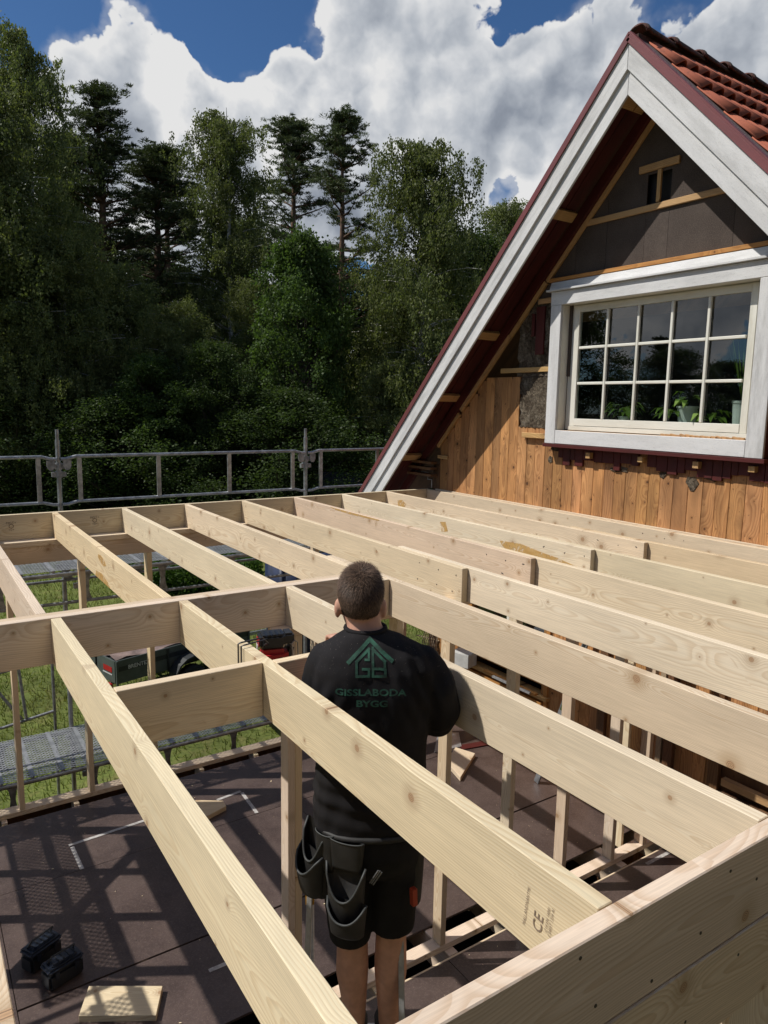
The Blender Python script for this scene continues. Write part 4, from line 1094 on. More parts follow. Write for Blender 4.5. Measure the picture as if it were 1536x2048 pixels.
ob_shirt = remesh(sh, 't_shirt', 'shirt', 0.0072, 4, person, folds)
mb = MB(); mb.tube([p for p in ering(-.030, .006, .234, .0695, .0695, 28, 2)] + [ering(-.030, .006, .234, .0695, .0695, 28, 2)[0]], .0095, 8); mb.build('collar', 'shirt', ob_shirt, smooth=True)
# shorts
so = MB()
so.loft([ering(0, 0, -.36, .168, .125), ering(0, -.004, -.46, .182, .140), ering(0, -.010, -.56, .190, .150), ering(0, -.006, -.62, .186, .135), ering(0, 0, -.66, .178, .110)])
for (a0, a1, zb) in ((-.092, -.072, -.955), (.090, .086, -.915)):
    so.loft([ering(a0, -.004, -.56, .096, .125, 20, 2.2), ering(a0, 0, -.68, .094, .108, 20, 2.2), ering((a0 + a1) / 2, .002, -.82, .088, .098, 20, 2.2), ering(a1, .0, zb + .04, .084, .094, 20, 2.2), ering(a1, .0, zb, .080, .090, 20, 2.2)])
def sfold(p):
    q = p - C0; return 0.006 * mnoise.noise(Vector((q.x * 8, q.y * 8, q.z * 6))) + 0.004 * math.sin(q.z * 60 + 8 * q.x) * mnoise.noise(Vector((q.x * 5, q.y * 5, q.z * 5)))
ob_shorts = remesh(so, 'shorts', 'shorts', 0.0080, 3, person, sfold)
# boots and socks
for (a, nm) in ((-.050, 0), (.080, 1)):
    mb = MB()
    def fr(b0, z0, w_, h): return [PL(a + w_ * math.cos(t_), b0, z0 + h * max(-0.35, math.sin(t_))) for t_ in [2 * math.pi * k / 16 for k in range(16)]]
    mb.loft([fr(-.085, ZS + .045, .030, .035), fr(-.06, ZS + .05, .044, .055), fr(0, ZS + .05, .046, .075), fr(.06, ZS + .04, .050, .050), fr(.13, ZS + .032, .052, .036), fr(.18, ZS + .025, .035, .022)])
    o = mb.build('boot', 'boot', person, smooth=True)
    mb = MB(); mb.tube([PL(a, 0, ZS + .05), PL(a, 0, ZS + .17)], [.046, .041], 14); mb.build('sock', 'boot', o, smooth=True)
# hair: a fitted cap and thousands of short strands
hv = []; hf = []
hc = PL(HC[0], HC[1] - .014, HC[2] + .022)
def on_head(v): # v unit dir in (a,b,z)
    return hc + PR * v[0] * .0825 + PF * v[1] * .110 + Vector((0, 0, v[2] * .1085))
mb = MB(); rows = []
for i in range(15):
    ph = math.pi * i / 14 * 0.62; row = []
    for k in range(28):
        th = 2 * math.pi * k / 28; ext = 1.0 if math.sin(th) > .2 else 1.22 + .10 * max(0, -math.sin(th))
        p2 = min(ph * ext, 2.22); row.append(on_head((math.sin(p2) * math.cos(th), math.sin(p2) * math.sin(th), math.cos(p2))))
    rows.append(row)
mb.loft(rows, cap=False); cap_ = mb.build('hair', 'hair', ob_body, smooth=True)
r_ = random.Random(3)
while len(hf) < 20000:
    v = Vector((r_.gauss(0, 1), r_.gauss(0, 1), r_.gauss(0, 1))).normalized()
    lim = -0.62 if v.y < -.25 else (-.30 if v.y < .12 else .22)
    if v.z < lim or (abs(v.x) > .86 and v.z < -.12): continue
    p = on_head(v); nrm = (PR * v.x / .8 + PF * v.y + Vector((0, 0, v.z))).normalized()
    cr = Vector((.1, -.42, .90)).normalized(); fl_ = v - cr * v.dot(cr); fl_ = (PR * fl_.x + PF * fl_.y + Vector((0, 0, fl_.z - .15))) + PR * r_.uniform(-.3, .3) + Vector((0, 0, r_.uniform(-.2, .2))); tdir = (fl_ - nrm * fl_.dot(nrm)).normalized()
    ln = (.010 + .018 * max(0, v.z + .3)) * r_.uniform(.7, 1.3); sd_ = nrm.cross(tdir) * .0011
    tip = p + tdir * ln + nrm * (.002 + .009 * max(0, v.z)) * r_.uniform(.3, 1.8); n0 = len(hv)
    hv += [tuple(p - sd_), tuple(p + sd_), tuple(tip)]; hf.append((n0, n0 + 1, n0 + 2))
link('hair_strands', np_mesh('hair_strands', hv, hf, 'hair', 3), cap_)['kind'] = 'stuff'
for s_ in (-1, 1):
    mb = MB(); mb.sphere(PL(HC[0] + s_ * .030, HC[1] + .088, HC[2] + .002), .011, 10, 8); mb.build('eye', 'lettering_white', ob_body, smooth=True)
mb = MB(); mb.tube([PL(HC[0] - .02, HC[1] + .092, HC[2] - .075), PL(HC[0], HC[1] + .099, HC[2] - .073), PL(HC[0] + .02, HC[1] + .092, HC[2] - .075)], .004, 6); mb.build('mouth', 'skin_leg', ob_body)
# print on the back of the shirt, laid onto the cloth
bvh = BVHTree.FromObject(ob_shirt, bpy.context.evaluated_depsgraph_get())
def lay(me, name):
    """me lives in the plane (x to his right, y up) with the origin at the centre of the back"""
    bm = bmesh.new(); bm.from_mesh(me)
    bmesh.ops.triangulate(bm, faces=bm.faces[:])
    for _ in range(2):
        long_ = [e for e in bm.edges if e.calc_length() > .012]
        if long_: bmesh.ops.subdivide_edges(bm, edges=long_, cuts=1)
    bmesh.ops.triangulate(bm, faces=bm.faces[:])
    for v in bm.verts:
        o_ = PL(v.co.x, -0.6, v.co.y); hit = bvh.ray_cast(o_, PF)
        if hit[0] is not None: v.co = hit[0] - PF * .0022
    me2 = bpy.data.meshes.new(name); bm.to_mesh(me2); bm.free(); me2.materials.clear(); me2.materials.append(MAT['logo_green'])
    return link(name, me2, ob_shirt)
K = .00178
def lp(px, py):
    d = FW + RT * ((px - 768) / 1446.76) - UP * ((py - 1024) / 1446.76); o_ = PL(0, -.146, 0)
    h = CAM_POS + d * ((o_ - CAM_POS).dot(PF) / d.dot(PF))
    return Vector(((h - C0).dot(PR) / SC, UZ(h.z), 0))
me = text_mesh('GISSLABODA', 0.0385, 0, .0011)
for v in me.vertices: v.co.x *= 1.06; v.co.y *= .80; v.co += lp(741, 1386)
lay(me, 'printed_lettering')
me = text_mesh('BYGG', 0.0385, 0, .0013)
for v in me.vertices: v.co.x *= 1.06; v.co.y *= .80; v.co += lp(744, 1407.5)
lay(me, 'printed_lettering')
mb = MB()
def stroke(pts, w_):
    P = [lp(*p) for p in pts]
    for a, b_ in zip(P[:-1], P[1:]):
        d = (b_ - a).normalized(); s2 = Vector((-d.y, d.x, 0)) * w_ / 2; e = d * w_ * .45
        mb.bm.faces.new([mb.bm.verts.new(q) for q in (a - s2 - e, b_ - s2 + e, b_ + s2 + e, a + s2 - e)])
stroke([(697, 1330), (740, 1291), (784, 1327)], .0125)
stroke([(738, 1307), (713, 1329), (713, 1355), (738, 1355), (738, 1342), (726, 1342)], .0085); stroke([(738, 1307), (738, 1325), (731, 1325)], .0075)
stroke([(746, 1305), (746, 1355), (771, 1355), (771, 1343), (760, 1341), (749, 1341)], .0085); stroke([(746, 1307), (770, 1328), (770, 1338)], .0085)
me = bpy.data.meshes.new('logo'); mb.bm.to_mesh(me); mb.bm.free(); lay(me, 'printed_logo')
# tool belt
belt = MB(); belt.tube([p for p in ering(0, -.006, -.475, .196, .152, 28)] + [ering(0, -.006, -.475, .196, .152, 28)[0]], .012, 8)
ob_belt = belt.build('tool_belt', 'pouch_leather', person, smooth=True)
def pouch(O, t_, n_, W_, H_, bulge, sag, rim=.0045):
    t_ = Vector(t_).normalized(); n_ = Vector(n_).normalized(); nu, nv = 14, 8
    mb = MB(); G = []
    def P(u, v): return O + t_ * (u * W_ / 2 * (1 - .16 * v)) + n_ * (bulge * math.sqrt(max(0, 1 - u * u)) * (1 - .35 * v * v) + .004) + Vector((0, 0, -1)) * (v * (H_ - sag * (1 - abs(u) ** 2.4)) + sag * (1 - abs(u) ** 2.4))
    for j in range(nv + 1):
        G.append([mb.bm.verts.new(P(-1 + 2 * i / nu, j / nv)) for i in range(nu + 1)])
    B_ = [[mb.bm.verts.new(O + t_ * (u * W_ / 2 * (1 - .16 * v)) + Vector((0, 0, -1)) * v * H_ + n_ * (-.002)) for u in (-1, 1)] for v in (0, 1)]
    for j in range(nv):
        for i in range(nu): mb.bm.faces.new((G[j][i], G[j][i + 1], G[j + 1][i + 1], G[j + 1][i]))
    mb.bm.faces.new((B_[0][0], B_[0][1], B_[1][1], B_[1][0])); mb.bm.faces.new([B_[1][0]] + G[nv] + [B_[1][1]])
    mb.bm.faces.new([B_[0][0]] + [G[j][0] for j in range(nv + 1)] + [B_[1][0]]); mb.bm.faces.new([B_[0][1]] + [G[j][nu] for j in range(nv + 1)] + [B_[1][1]])
    o = mb.build('pouch', 'pouch_leather', ob_belt, smooth=True) if False else mb.build('pouch', 'pouch_leather', person, smooth=True)
    m2 = MB(); m2.tube([P(-1 + 2 * i / nu, 0) for i in range(nu + 1)], rim, 8); m2.build('pouch_edge', 'pouch_edge', o, smooth=True)
    return o
bkl = (-PF * .93 - PR * .37).normalized(); tbl = (PR * .93 - PF * .37).normalized()
pouch(PL(-.085, -.150, -.565), tbl, bkl, .155, .235, .045, .125)
pouch(PL(-.080, -.168, -.690), tbl, bkl, .155, .130, .054, .060)
sdl = (-PR * .80 - PF * .60).normalized(); tsl = (-PF * .80 + PR * .60).normalized()
pouch(PL(-.185, -.060, -.470), tsl, sdl, .140, .275, .050, .130)
pouch(PL(-.205, -.070, -.560), tsl, sdl, .140, .170, .058, .075)
pouch(PL(.165, -.040, -.50), (PR * .3 + PF), (PR - PF * .3), .10, .30, .028, .02, .003)
pouch(PL(-.085, -.150, -.475), tbl, bkl, .140, .120, .016, .006, .0025)
pouch(PL(-.160, -.110, -.470), (tbl + tsl), (bkl + sdl), .090, .150, .014, .006, .0025)
for (a, z0) in ((.002, -.60), (.008, -.605), (-.004, -.598)):
    mb = MB(); mb.tube([PL(a, -.178, z0 - .02), PL(a + .028, -.190, z0 + .035)], .0028, 6); mb.build('nail', 'galv', person)
mb = MB(); mb.bar(PL(.152, -.115, -.685), PL(.155, -.120, -.745), .020, .022); mb.build('knife_handle', 'orange_handle', person)

# ------------------------------------------------------------------ step ladder he stands on
lad = empty('step_ladder', (0.8, 1.2, FZ), label='aluminium step ladder with yellow plastic top joints under the worker', cat='ladder')
def rung(p0, p1, w_=.08, t_=.028, name='tread', mat='alu'):
    mb = MB(); mb.bar(p0, p1, w_, t_, (0, 0, 1), .003); return mb.build(name, mat, lad)
TL, TR = PL(-.225, .06, -.80), PL(.115, .06, -.80); 
FL, FR = PL(-.25, -.66, UZ(FZ + .01)), PL(.145, -.66, UZ(FZ + .01)); BL, BR = PL(-.25, .62, UZ(FZ + .01)), PL(.145, .62, UZ(FZ + .01))
for a, b_, nm in ((TL, FL, 'stile'), (TR, FR, 'stile'), (TL + PF * .03, BL, 'rear_leg'), (TR + PF * .03, BR, 'rear_leg')):
    mb = MB(); mb.bar(a, b_, .022, .058, PF, .003); mb.build(nm, 'alu', lad)
    mb = MB(); mb.bar(b_ + Vector((0, 0, .05)), b_ + Vector((0, 0, -.006)), .03, .07, PF, .003); mb.build('foot', 'rubber', lad)
for P_ in (TL, TR):
    mb = MB(); mb.bar(P_ + Vector((0, 0, .05)), P_ + Vector((0, 0, -.07)), .034, .075, PF, .008); mb.bar(P_ + PF * .05 + Vector((0, 0, .05)), P_ - PF * .03 + Vector((0, 0, -.02)), .036, .03, (0, 0, 1), .006)
    mb.build('hinge', 'yellow_plastic', lad)
for f in (.50, .66, .82):
    a = TL.lerp(FL, f); b_ = TR.lerp(FR, f); rung(a, b_)
mb = MB(); a = PL(-.205, .03, ZS - .018); b_ = PL(.125, .03, ZS - .018); mb.bar(a, b_, .22, .03, (0, 0, 1), .004); mb.build('platform', 'alu', lad)
# ------------------------------------------------------------------ trees
def leafset(P, size, dirs=None, aspect=0.7, seed=0, flat=0.0):
    """rhombic leaves (quads) at points P with random orientation"""
    g = np.random.default_rng(seed); n = len(P)
    d = g.normal(size=(n, 3)) if dirs is None else dirs + g.normal(size=(n, 3)) * 0.45
    d /= np.linalg.norm(d, axis=1)[:, None] + 1e-9
    q = g.normal(size=(n, 3)); q[:, 2] *= (1 - flat) ; s_ = np.cross(d, q); s_ /= np.linalg.norm(s_, axis=1)[:, None] + 1e-9
    L_ = size * g.uniform(.6, 1.35, n)[:, None]
    a = P - d * L_ * .5; c = P + d * L_ * .5; b_ = P + s_ * L_ * aspect * .5; e = P - s_ * L_ * aspect * .5
    V = np.stack([a, b_, c, e], 1).reshape(-1, 3); F = np.arange(4 * n).reshape(-1, 4)
    return V, F
def sticks(segs, rad0=None):
    """segs: list of (p,q,r0,r1) -> one bark mesh of 5-sided tubes"""
    V = []; F = []
    for p, q, r0, r1 in segs:
        p = Vector(p); q = Vector(q); d = (q - p).normalized(); u = d.cross(Vector((.3, .2, 1))).normalized(); v_ = d.cross(u); n0 = len(V)
        for (c, r_) in ((p, r0), (q, r1)):
            for k in range(5):
                a = 2 * math.pi * k / 5; V.append(tuple(c + (u * math.cos(a) + v_ * math.sin(a)) * r_))
        for k in range(5): F.append((n0 + k, n0 + (k + 1) % 5, n0 + 5 + (k + 1) % 5, n0 + 5 + k))
    return V, F
def trunk_path(H, lean, seed, n=12):
    r_ = random.Random(seed); x = y = 0; pts = []
    for i in range(n + 1):
        pts.append(Vector((x, y, H * i / n))); x += (lean + r_.uniform(-.25, .25)) * H / n * .12; y += r_.uniform(-.25, .25) * H / n * .12
    return pts
def at_h(pts, H, h):
    f = max(0, min(.9999, h / H)) * (len(pts) - 1); i = int(f); return pts[i].lerp(pts[i + 1], f - i)
def make_birch(H, Rr, seed, nleaf, base=.22, droop=1.0, leaf=.13):
    r_ = random.Random(seed); g = np.random.default_rng(seed); tp = trunk_path(H, r_.uniform(-.2, .2), seed)
    segs = []
    for i in range(len(tp) - 1):
        f = i / (len(tp) - 1); f2 = (i + 1) / (len(tp) - 1); segs.append((tp[i], tp[i + 1], .20 * (1 - f) ** .8 + .012, .20 * (1 - f2) ** .8 + .012))
    P = []; Dd = []
    nb = 150; budget = nleaf
    pts = []
    for b_ in range(nb):
        f = base + (1 - base) * (b_ + r_.random()) / nb; h = H * f
        prof = math.sin(math.pi * min(1, ((f - base) / (1 - base)) * .80 + .14)) ** .58
        L_ = Rr * prof * r_.uniform(.45, 1.1); a = r_.uniform(0, 6.283); up = r_.uniform(.5, 1.2) * (1.1 if f > .7 else .8)
        p0 = at_h(tp, H, h * .97); dr = Vector((math.cos(a), math.sin(a), up)).normalized(); q = p0; prev = p0
        for s_ in range(5):
            t_ = (s_ + 1) / 5; q = p0 + dr * L_ * t_ + Vector((r_.uniform(-.1, .1), r_.uniform(-.1, .1), -L_ * .42 * t_ * t_ * droop))
            if s_ < 4: segs.append((prev, q, .045 * (1 - t_) * (1.2 - f) + .010, .045 * (1 - t_ - .15 if t_ < .8 else .05) * (1.2 - f) + .008))
            prev = q; pts.append((q, L_, t_, dr))
        
    for (q, L_, t_, dr) in pts:
        k = 4 if t_ > .3 else 2
        for _ in range(k):
            hang = r_.uniform(.2, 1.15) * droop * (.5 + .6 * L_ / Rr); o = Vector((r_.gauss(0, .30), r_.gauss(0, .30), r_.gauss(0, .12)))
            P.append((q + o, hang))
    n_each = max(8, int(nleaf / len(P))); out = []
    for (p, hang) in P:
        t_ = g.random(n_each); sway = g.normal(size=2) * .12
        xyz = np.stack([p.x + sway[0] * t_ + g.normal(0, .085, n_each), p.y + sway[1] * t_ + g.normal(0, .085, n_each), p.z - hang * 1.25 * t_ + g.normal(0, .05, n_each)], 1)
        out.append(xyz)
    P_ = np.concatenate(out); dirs = np.tile(np.array([[0, 0, -1.0]]), (len(P_), 1))
    return P_, dirs, segs, leaf, .62
def make_pine(H, Rr, seed, nleaf, base=.35, leaf=.17, sparse=1.0):
    r_ = random.Random(seed); g = np.random.default_rng(seed); tp = trunk_path(H, r_.uniform(-.15, .15), seed)
    segs = []
    for i in range(len(tp) - 1):
        f = i / (len(tp) - 1); f2 = (i + 1) / (len(tp) - 1); segs.append((tp[i], tp[i + 1], .21 * (1 - f) ** .7 + .02, .21 * (1 - f2) ** .7 + .02))
    out = []; nw = int(21 * sparse); cl = []
    for w_ in range(nw):
        f = base + (1 - base) * (w_ + r_.random() * .5) / nw; h = H * f
        prof = (1 - (f - base) / (1 - base)) ** .75 * .95 + .10
        for b_ in range(r_.choice((3, 4, 5))):
            if r_.random() < .12: continue
            a = r_.uniform(0, 6.283); L_ = Rr * prof * r_.uniform(.55, 1.15); up = r_.uniform(-.05, .35) + .5 * ((f - base) / (1 - base)) ** 2
            p0 = at_h(tp, H, h); dr = Vector((math.cos(a), math.sin(a), up)).normalized(); prev = p0
            for s_ in range(4):
                t_ = (s_ + 1) / 4; q = p0 + dr * L_ * t_ + Vector((0, 0, L_ * .12 * t_ * t_)) + Vector((r_.uniform(-.07, .07), r_.uniform(-.07, .07), 0))
                segs.append((prev, q, .05 * (1.1 - t_) + .012, .05 * (.85 - t_) + .018)); prev = q
                if t_ > .40 or f > .80:
                    for _ in range(4 if t_ < .9 else 6): cl.append((q + Vector((r_.gauss(0, .24), r_.gauss(0, .24), abs(r_.gauss(.05, .07)))), .12 + .17 * r_.random()))
    for k in range(26): cl.append((at_h(tp, H, H * (1.0 - .007 * k)) + Vector((r_.gauss(0, .01 + .016 * k), r_.gauss(0, .01 + .016 * k), .35 - .02 * k)), .11))
    ne = max(10, int(nleaf / len(cl)))
    dirs = []
    for (p, rad) in cl:
        v = g.normal(size=(ne, 3)); v /= np.linalg.norm(v, axis=1)[:, None]; rr = rad * g.random((ne, 1)) ** .5
        v[:, 2] = np.abs(v[:, 2]) * .55 - .1
        out.append(np.array([[p.x, p.y, p.z]]) + v * rr); dirs.append(v + np.array([[0, 0, .5]]))
    return np.concatenate(out), np.concatenate(dirs), segs, leaf, .20
def make_leafy(H, Rr, seed, nleaf, base=.12, leaf=.20, squat=1.0, nclump=170, aspect=.8):
    r_ = random.Random(seed); g = np.random.default_rng(seed); tp = trunk_path(H * .9, r_.uniform(-.2, .2), seed)
    segs = []
    for i in range(len(tp) - 1):
        f = i / (len(tp) - 1); segs.append((tp[i], tp[i + 1], .19 * (1 - f) + .02, .19 * (1 - f - .08 if f < .9 else .02) + .02))
    cl = []
    for k in range(nclump):
        f = base + (1 - base) * r_.random() ** .85; u = (f - base) / (1 - base)
        prof = (math.sin(math.pi * (u * .86 + .12))) ** .6 * (1.0 if u < .75 else 1.0)
        a = r_.uniform(0, 6.283); rad = Rr * prof * (r_.random() ** .45) * (1 + .26 * math.sin(a * 2 + seed + u * 5) + .20 * math.sin(a * 5 - u * 13))
        p = Vector((math.cos(a) * rad, math.sin(a) * rad, H * f)) + at_h(tp, H, H * f * .8) * Vector((1, 1, 0)).length * 0.0
        cl.append((p, r_.uniform(.16, .55) * (.6 + .4 * Rr / 3)))
        if k % 3 == 0: segs.append((at_h(tp, H, max(.5, p.z - rad * .7)), p, .05, .012))
    w_ = np.array([c[1] ** 2 for c in cl]); w_ = w_ / w_.sum(); out = []; dirs = []
    for (p, rad), ww in zip(cl, w_):
        ne = max(20, int(nleaf * ww)); v = g.normal(size=(ne, 3)); rr = rad * .62
        vv = v * rr; vv[:, 2] = vv[:, 2] * .75 - .12 * (vv[:, 0] ** 2 + vv[:, 1] ** 2) ** .5
        out.append(np.array([[p.x, p.y, p.z]]) + vv); dirs.append(v * np.array([[1, 1, .3]]) + np.array([[0, 0, -.35]]))
    return np.concatenate(out), np.concatenate(dirs), segs, leaf, aspect
PROTO = {}
def proto(key, spec, leafm, barkm):
    P_, dr, segs, lf, asp = spec
    V, F = leafset(P_, lf, dr, asp, seed=len(PROTO)); cm = np_mesh('crown', V, F, leafm)
    V, F = sticks(segs); tm = np_mesh('trunk', V, F, barkm); PROTO[key] = (cm, tm)
proto('birchA', make_birch(19, 4.3, 11, 120000, leaf=.105), 'birch_leaf', 'birch_bark')
proto('birchB', make_birch(16, 4.0, 23, 100000, base=.12, leaf=.105), 'birch_leaf', 'birch_bark')
proto('birchC', make_birch(14, 4.4, 37, 125000, base=.05, leaf=.10), 'birch_leaf', 'birch_bark')
proto('pineA', make_pine(17, 3.0, 5, 52000, base=.40, leaf=.15), 'pine_leaf', 'pine_bark')
proto('pineB', make_pine(16, 2.9, 9, 60000, base=.25, sparse=1.35, leaf=.15), 'pine_leaf', 'pine_bark')
proto('mapleA', make_leafy(11, 3.0, 4, 60000, base=.10, leaf=.13, nclump=420), 'maple_leaf', 'dark_bark')
proto('leafyB', make_leafy(12, 3.6, 8, 90000, base=.04, leaf=.11, nclump=520), 'under_leaf', 'dark_bark')
proto('bushC', make_leafy(6, 3.0, 15, 60000, base=.02, leaf=.085, nclump=420), 'under_leaf', 'dark_bark')
def place(key, px, dist, top_py, name, label, group, width=1.0, rot=None, cat='tree', hproto=None):
    """stand a tree on the lawn: picture column px at view depth `dist`, its height from where its top meets the sky"""
    d = FW + RT * ((px - 768) / 1446.76) - UP * ((top_py - 1024) / 1446.76)
    top = CAM_POS + d * dist; x, y = top.x, top.y; Ht = top.z - GZ
    hp = {'birchA': 19, 'birchB': 16, 'birchC': 14, 'pineA': 17, 'pineB': 16, 'mapleA': 11, 'leafyB': 12, 'bushC': 6}[key]
    s_ = Ht / hp
    return stand(key, x, y, s_, s_ * width, rng.uniform(0, 6.28) if rot is None else rot, name, label, group, cat)
def stand(key, x, y, sz, sw, rot, name, label, group, cat='tree'):
    e = empty(name, (x, y, GZ), label=label, cat=cat, group=group)
    M = Matrix.Translation((x, y, GZ)) @ Matrix.Rotation(rot, 4, 'Z') @ Matrix.Diagonal((sw, sw, sz, 1))
    cm, tm = PROTO[key]; link('crown', cm, e, None, M); link('trunk', tm, e, None, M)
    return e
G1 = 'trees at the edge of the wood'
place('birchA', 50, 28, 60, 'birch_tree', 'tallest birch, at the left edge, drooping twigs against the blue sky', G1, .80, .3)
place('birchB', -60, 25, 140, 'birch_tree', 'birch cut off by the left edge of the picture, in front of the tallest birch', G1, 1.2, 1.7)
place('birchB', 125, 34, 250, 'birch_tree', 'narrow birch squeezed between the tallest birch and the first pine', G1, .72, 4.1)
place('pineB', 195, 33, 185, 'pine_tree', 'left pine with a dense pointed top beside the tallest birch', G1, 1.3, .8)
place('pineA', 318, 36, 300, 'pine_tree', 'pine with forked bare boughs showing sky, between the left pine and the middle birch', G1, 1.5, 2.2)
place('birchA', 455, 34, 215, 'birch_tree', 'middle birch with a white stem and loose twin top', G1, 1.05, 5.0)
place('pineA', 590, 40, 248, 'pine_tree', 'slim pine just left of the free-standing tall pine', G1, 1.2, 3.3)
place('pineA', 688, 36, 232, 'pine_tree', 'free-standing tall pine with tiered branches against the clouds', G1, 1.1, 1.0)
place('mapleA', 605, 28, 478, 'maple_tree', 'bright green maple below the two slim pines', G1, .72, .5)
place('birchC', 858, 29, 278, 'birch_tree', 'big round birch standing alone in front of the gable', G1, .92, 2.7)
place('leafyB', 930, 38, 470, 'maple_tree', 'darker green tree peeping out right of the big round birch', G1, 1.1, 1.2)
place('birchB', 1030, 45, 395, 'birch_tree', 'small far birch just above the white barge board', G1, 1.0, 2.0)
place('mapleA', 760, 36, 690, 'maple_tree', 'low green tree between the tall pine and the big round birch', G1, 1.15, 2.5)
G2 = 'undergrowth trees under the tall ones'
for (k, px, ds, tp_, w_, lb) in (('birchC', -30, 26, 380, 1.1, 'leafy birch low at the left edge'), ('birchC', 120, 27, 470, 1.1, 'olive birch foliage under the left pine'), ('birchC', 235, 29, 520, 1.1, 'olive birch between the left pine and the pine with forked boughs'),
        ('birchC', 350, 28, 600, 1.1, 'loose olive birch under the pine with forked boughs'), ('leafyB', 425, 26, 690, .95, 'rounded dark green tree in front of the middle birch'), ('birchC', 520, 31, 560, 1.0, 'leafy birch left of the bright maple'),
        ('birchC', 680, 34, 700, .7, 'olive tree under the free-standing pine'), ('bushC', 560, 26, 790, 1.4, 'dark bush behind the guardrail, left of the second post'), ('bushC', 250, 26, 800, 1.4, 'olive bush above the left scaffold post'),
        ('birchC', 775, 28, 720, 1.0, 'drooping bush beside the foot of the barge board'), ('bushC', 30, 26, 790, 1.4, 'bush behind the guardrail at the left edge'), ('mapleA', 300, 26, 720, 1.1, 'dark green leafy tree above the guardrail between both posts'),
        ('birchC', 840, 34, 560, 1.2, 'tree hidden low behind the barge board'), ('bushC', 400, 31, 830, 1.6, 'low shadowy bush between the scaffold posts'), ('birchC', 40, 26, 600, 1.1, 'near birch foliage just above the left guardrail'),
        ('bushC', 160, 34, 830, 1.6, 'low shadowy bush behind the left scaffold post'), ('bushC', 640, 38, 850, 1.5, 'low shadowy bush behind the second scaffold post')):
    place(k, px, ds, tp_, {'birchC': 'birch_tree', 'mapleA': 'leafy_tree'}.get(k, 'bush'), lb, G2, w_, cat='tree' if k != 'bushC' else 'bush')
# second and third rows of the wood, one mass in the picture but still single trees here
i = 0
for row, (dd, n) in enumerate(((50, 15), (58, 16))):
    for k in range(n):
        ang = R(-38 + 92 * (k + .5 * row) / n); x = CAM_POS.x + math.sin(ang) * dd; y = CAM_POS.y + math.cos(ang) * dd
        key = ('leafyB', 'birchB', 'leafyB', 'pineB', 'leafyB')[(k * 2 + row) % 5]
        stand(key, x, y, rng.uniform(.95, 1.25), rng.uniform(1.3, 1.8), rng.uniform(0, 6.28), 'forest_tree', 'tree of the dark wood behind the front row', 'dark wood behind the front row')
# trees to the left of the house, seen in the window
for (x, y, k, s_) in ((-42, 8, 'leafyB', .72), (-44, 15, 'pineA', .56), (-40, 22, 'birchC', .62), (-44, 29, 'pineB', .62), (-41, 1, 'leafyB', .66), (-44, -7, 'birchB', .6), (-38, 33, 'leafyB', .75), (-43, 38, 'pineA', .62), (-36, 44, 'birchB', .66), (-42, 19, 'leafyB', .62), (-43, 26, 'leafyB', .66), (-45, 33, 'leafyB', .7), (-43, 11, 'leafyB', .6), (-26, 42, 'leafyB', .9), (-14, 44, 'pineA', .85), (-31, 46, 'pineB', .8), (-20, 45, 'leafyB', .9)):
    stand(k, x, y, s_, s_ * 1.3, rng.uniform(0, 6.28), 'offscreen_tree', 'tree across the garden, mirrored in the gable window', 'trees mirrored in the gable window')
for k, (x, y) in enumerate(((-16, -10), (-9, -14), (-2, -16), (5, -16), (12, -14), (19, -10), (-13, -18), (2, -21), (10, -20), (-5, -20))):  # out-of-view trees added to cut the sky light on shaded faces
    stand(('leafyB', 'birchB', 'leafyB', 'pineB')[k % 4], x, y, rng.uniform(.95, 1.15), 1.5, rng.uniform(0, 6.28), 'offscreen_tree', 'unseen tree added behind the photographer to darken the shaded sides', 'unseen trees added behind the photographer')
# hedge of leafy shrub on the lawn with a pale flower, and grass
g_ = np.random.default_rng(5); n = 16000
P_ = np.stack([g_.uniform(-1, 1, n), g_.uniform(-1, 1, n), g_.random(n)], 1); P_ = P_[(np.abs(P_[:, 0]) ** 2.5 + np.abs(P_[:, 1]) ** 2.5) < 1]
P_ = P_ * np.array([[1.9, 1.1, .75]]) + g_.normal(0, .05, P_.shape); V, F = leafset(P_, .10, None, .7, 3)
o = link('crown', np_mesh('crown', V, F, 'hedge_leaf'), None, None, Matrix.Translation((5.4, 17.0, GZ)) @ Matrix.Rotation(-.5, 4, 'Z')); o.name = 'garden_shrub'
tag(o, 'low leafy shrub on the sunny lawn beyond the scaffold', 'shrub')
mb = MB()
for k in range(9): mb.sphere(Vector((4.45 + rng.uniform(-.12, .12), 15.75 + rng.uniform(-.1, .1), GZ + .86 + rng.uniform(-.08, .08))), .05, 8, 6)
mb.tube([(4.45, 15.75, GZ), (4.45, 15.75, GZ + .85)], .01, 6); tag(mb.build('white_flower', 'lettering_white'), 'pale flower head beside the low shrub on the lawn', 'flower')
n = 60000; gx = g_.uniform(-2.5, 9.5, n); gy = g_.uniform(7.3, 23, n); keep = g_.random(n) < np.clip((gy - 6.8) / 2.2, .05, 1) * np.where(gy > 16, .6, 1); gx, gy = gx[keep], gy[keep]; n = len(gx)
h = g_.uniform(.05, .13, n); a = g_.uniform(0, 6.28, n); lx, ly = g_.normal(0, .04, n), g_.normal(0, .04, n); w_ = .007 + .004 * (gy / 20)
V = np.stack([np.stack([gx - np.cos(a) * w_, gy - np.sin(a) * w_, np.full(n, GZ)], 1), np.stack([gx + np.cos(a) * w_, gy + np.sin(a) * w_, np.full(n, GZ)], 1), np.stack([gx + lx, gy + ly, GZ + h], 1)], 1).reshape(-1, 3)
tag(link('grass', np_mesh('grass', V, np.arange(3 * n).reshape(-1, 3), 'grass_blade', 3)), 'short sunlit grass of the lawn beyond the wall frame', 'grass', kind='stuff')
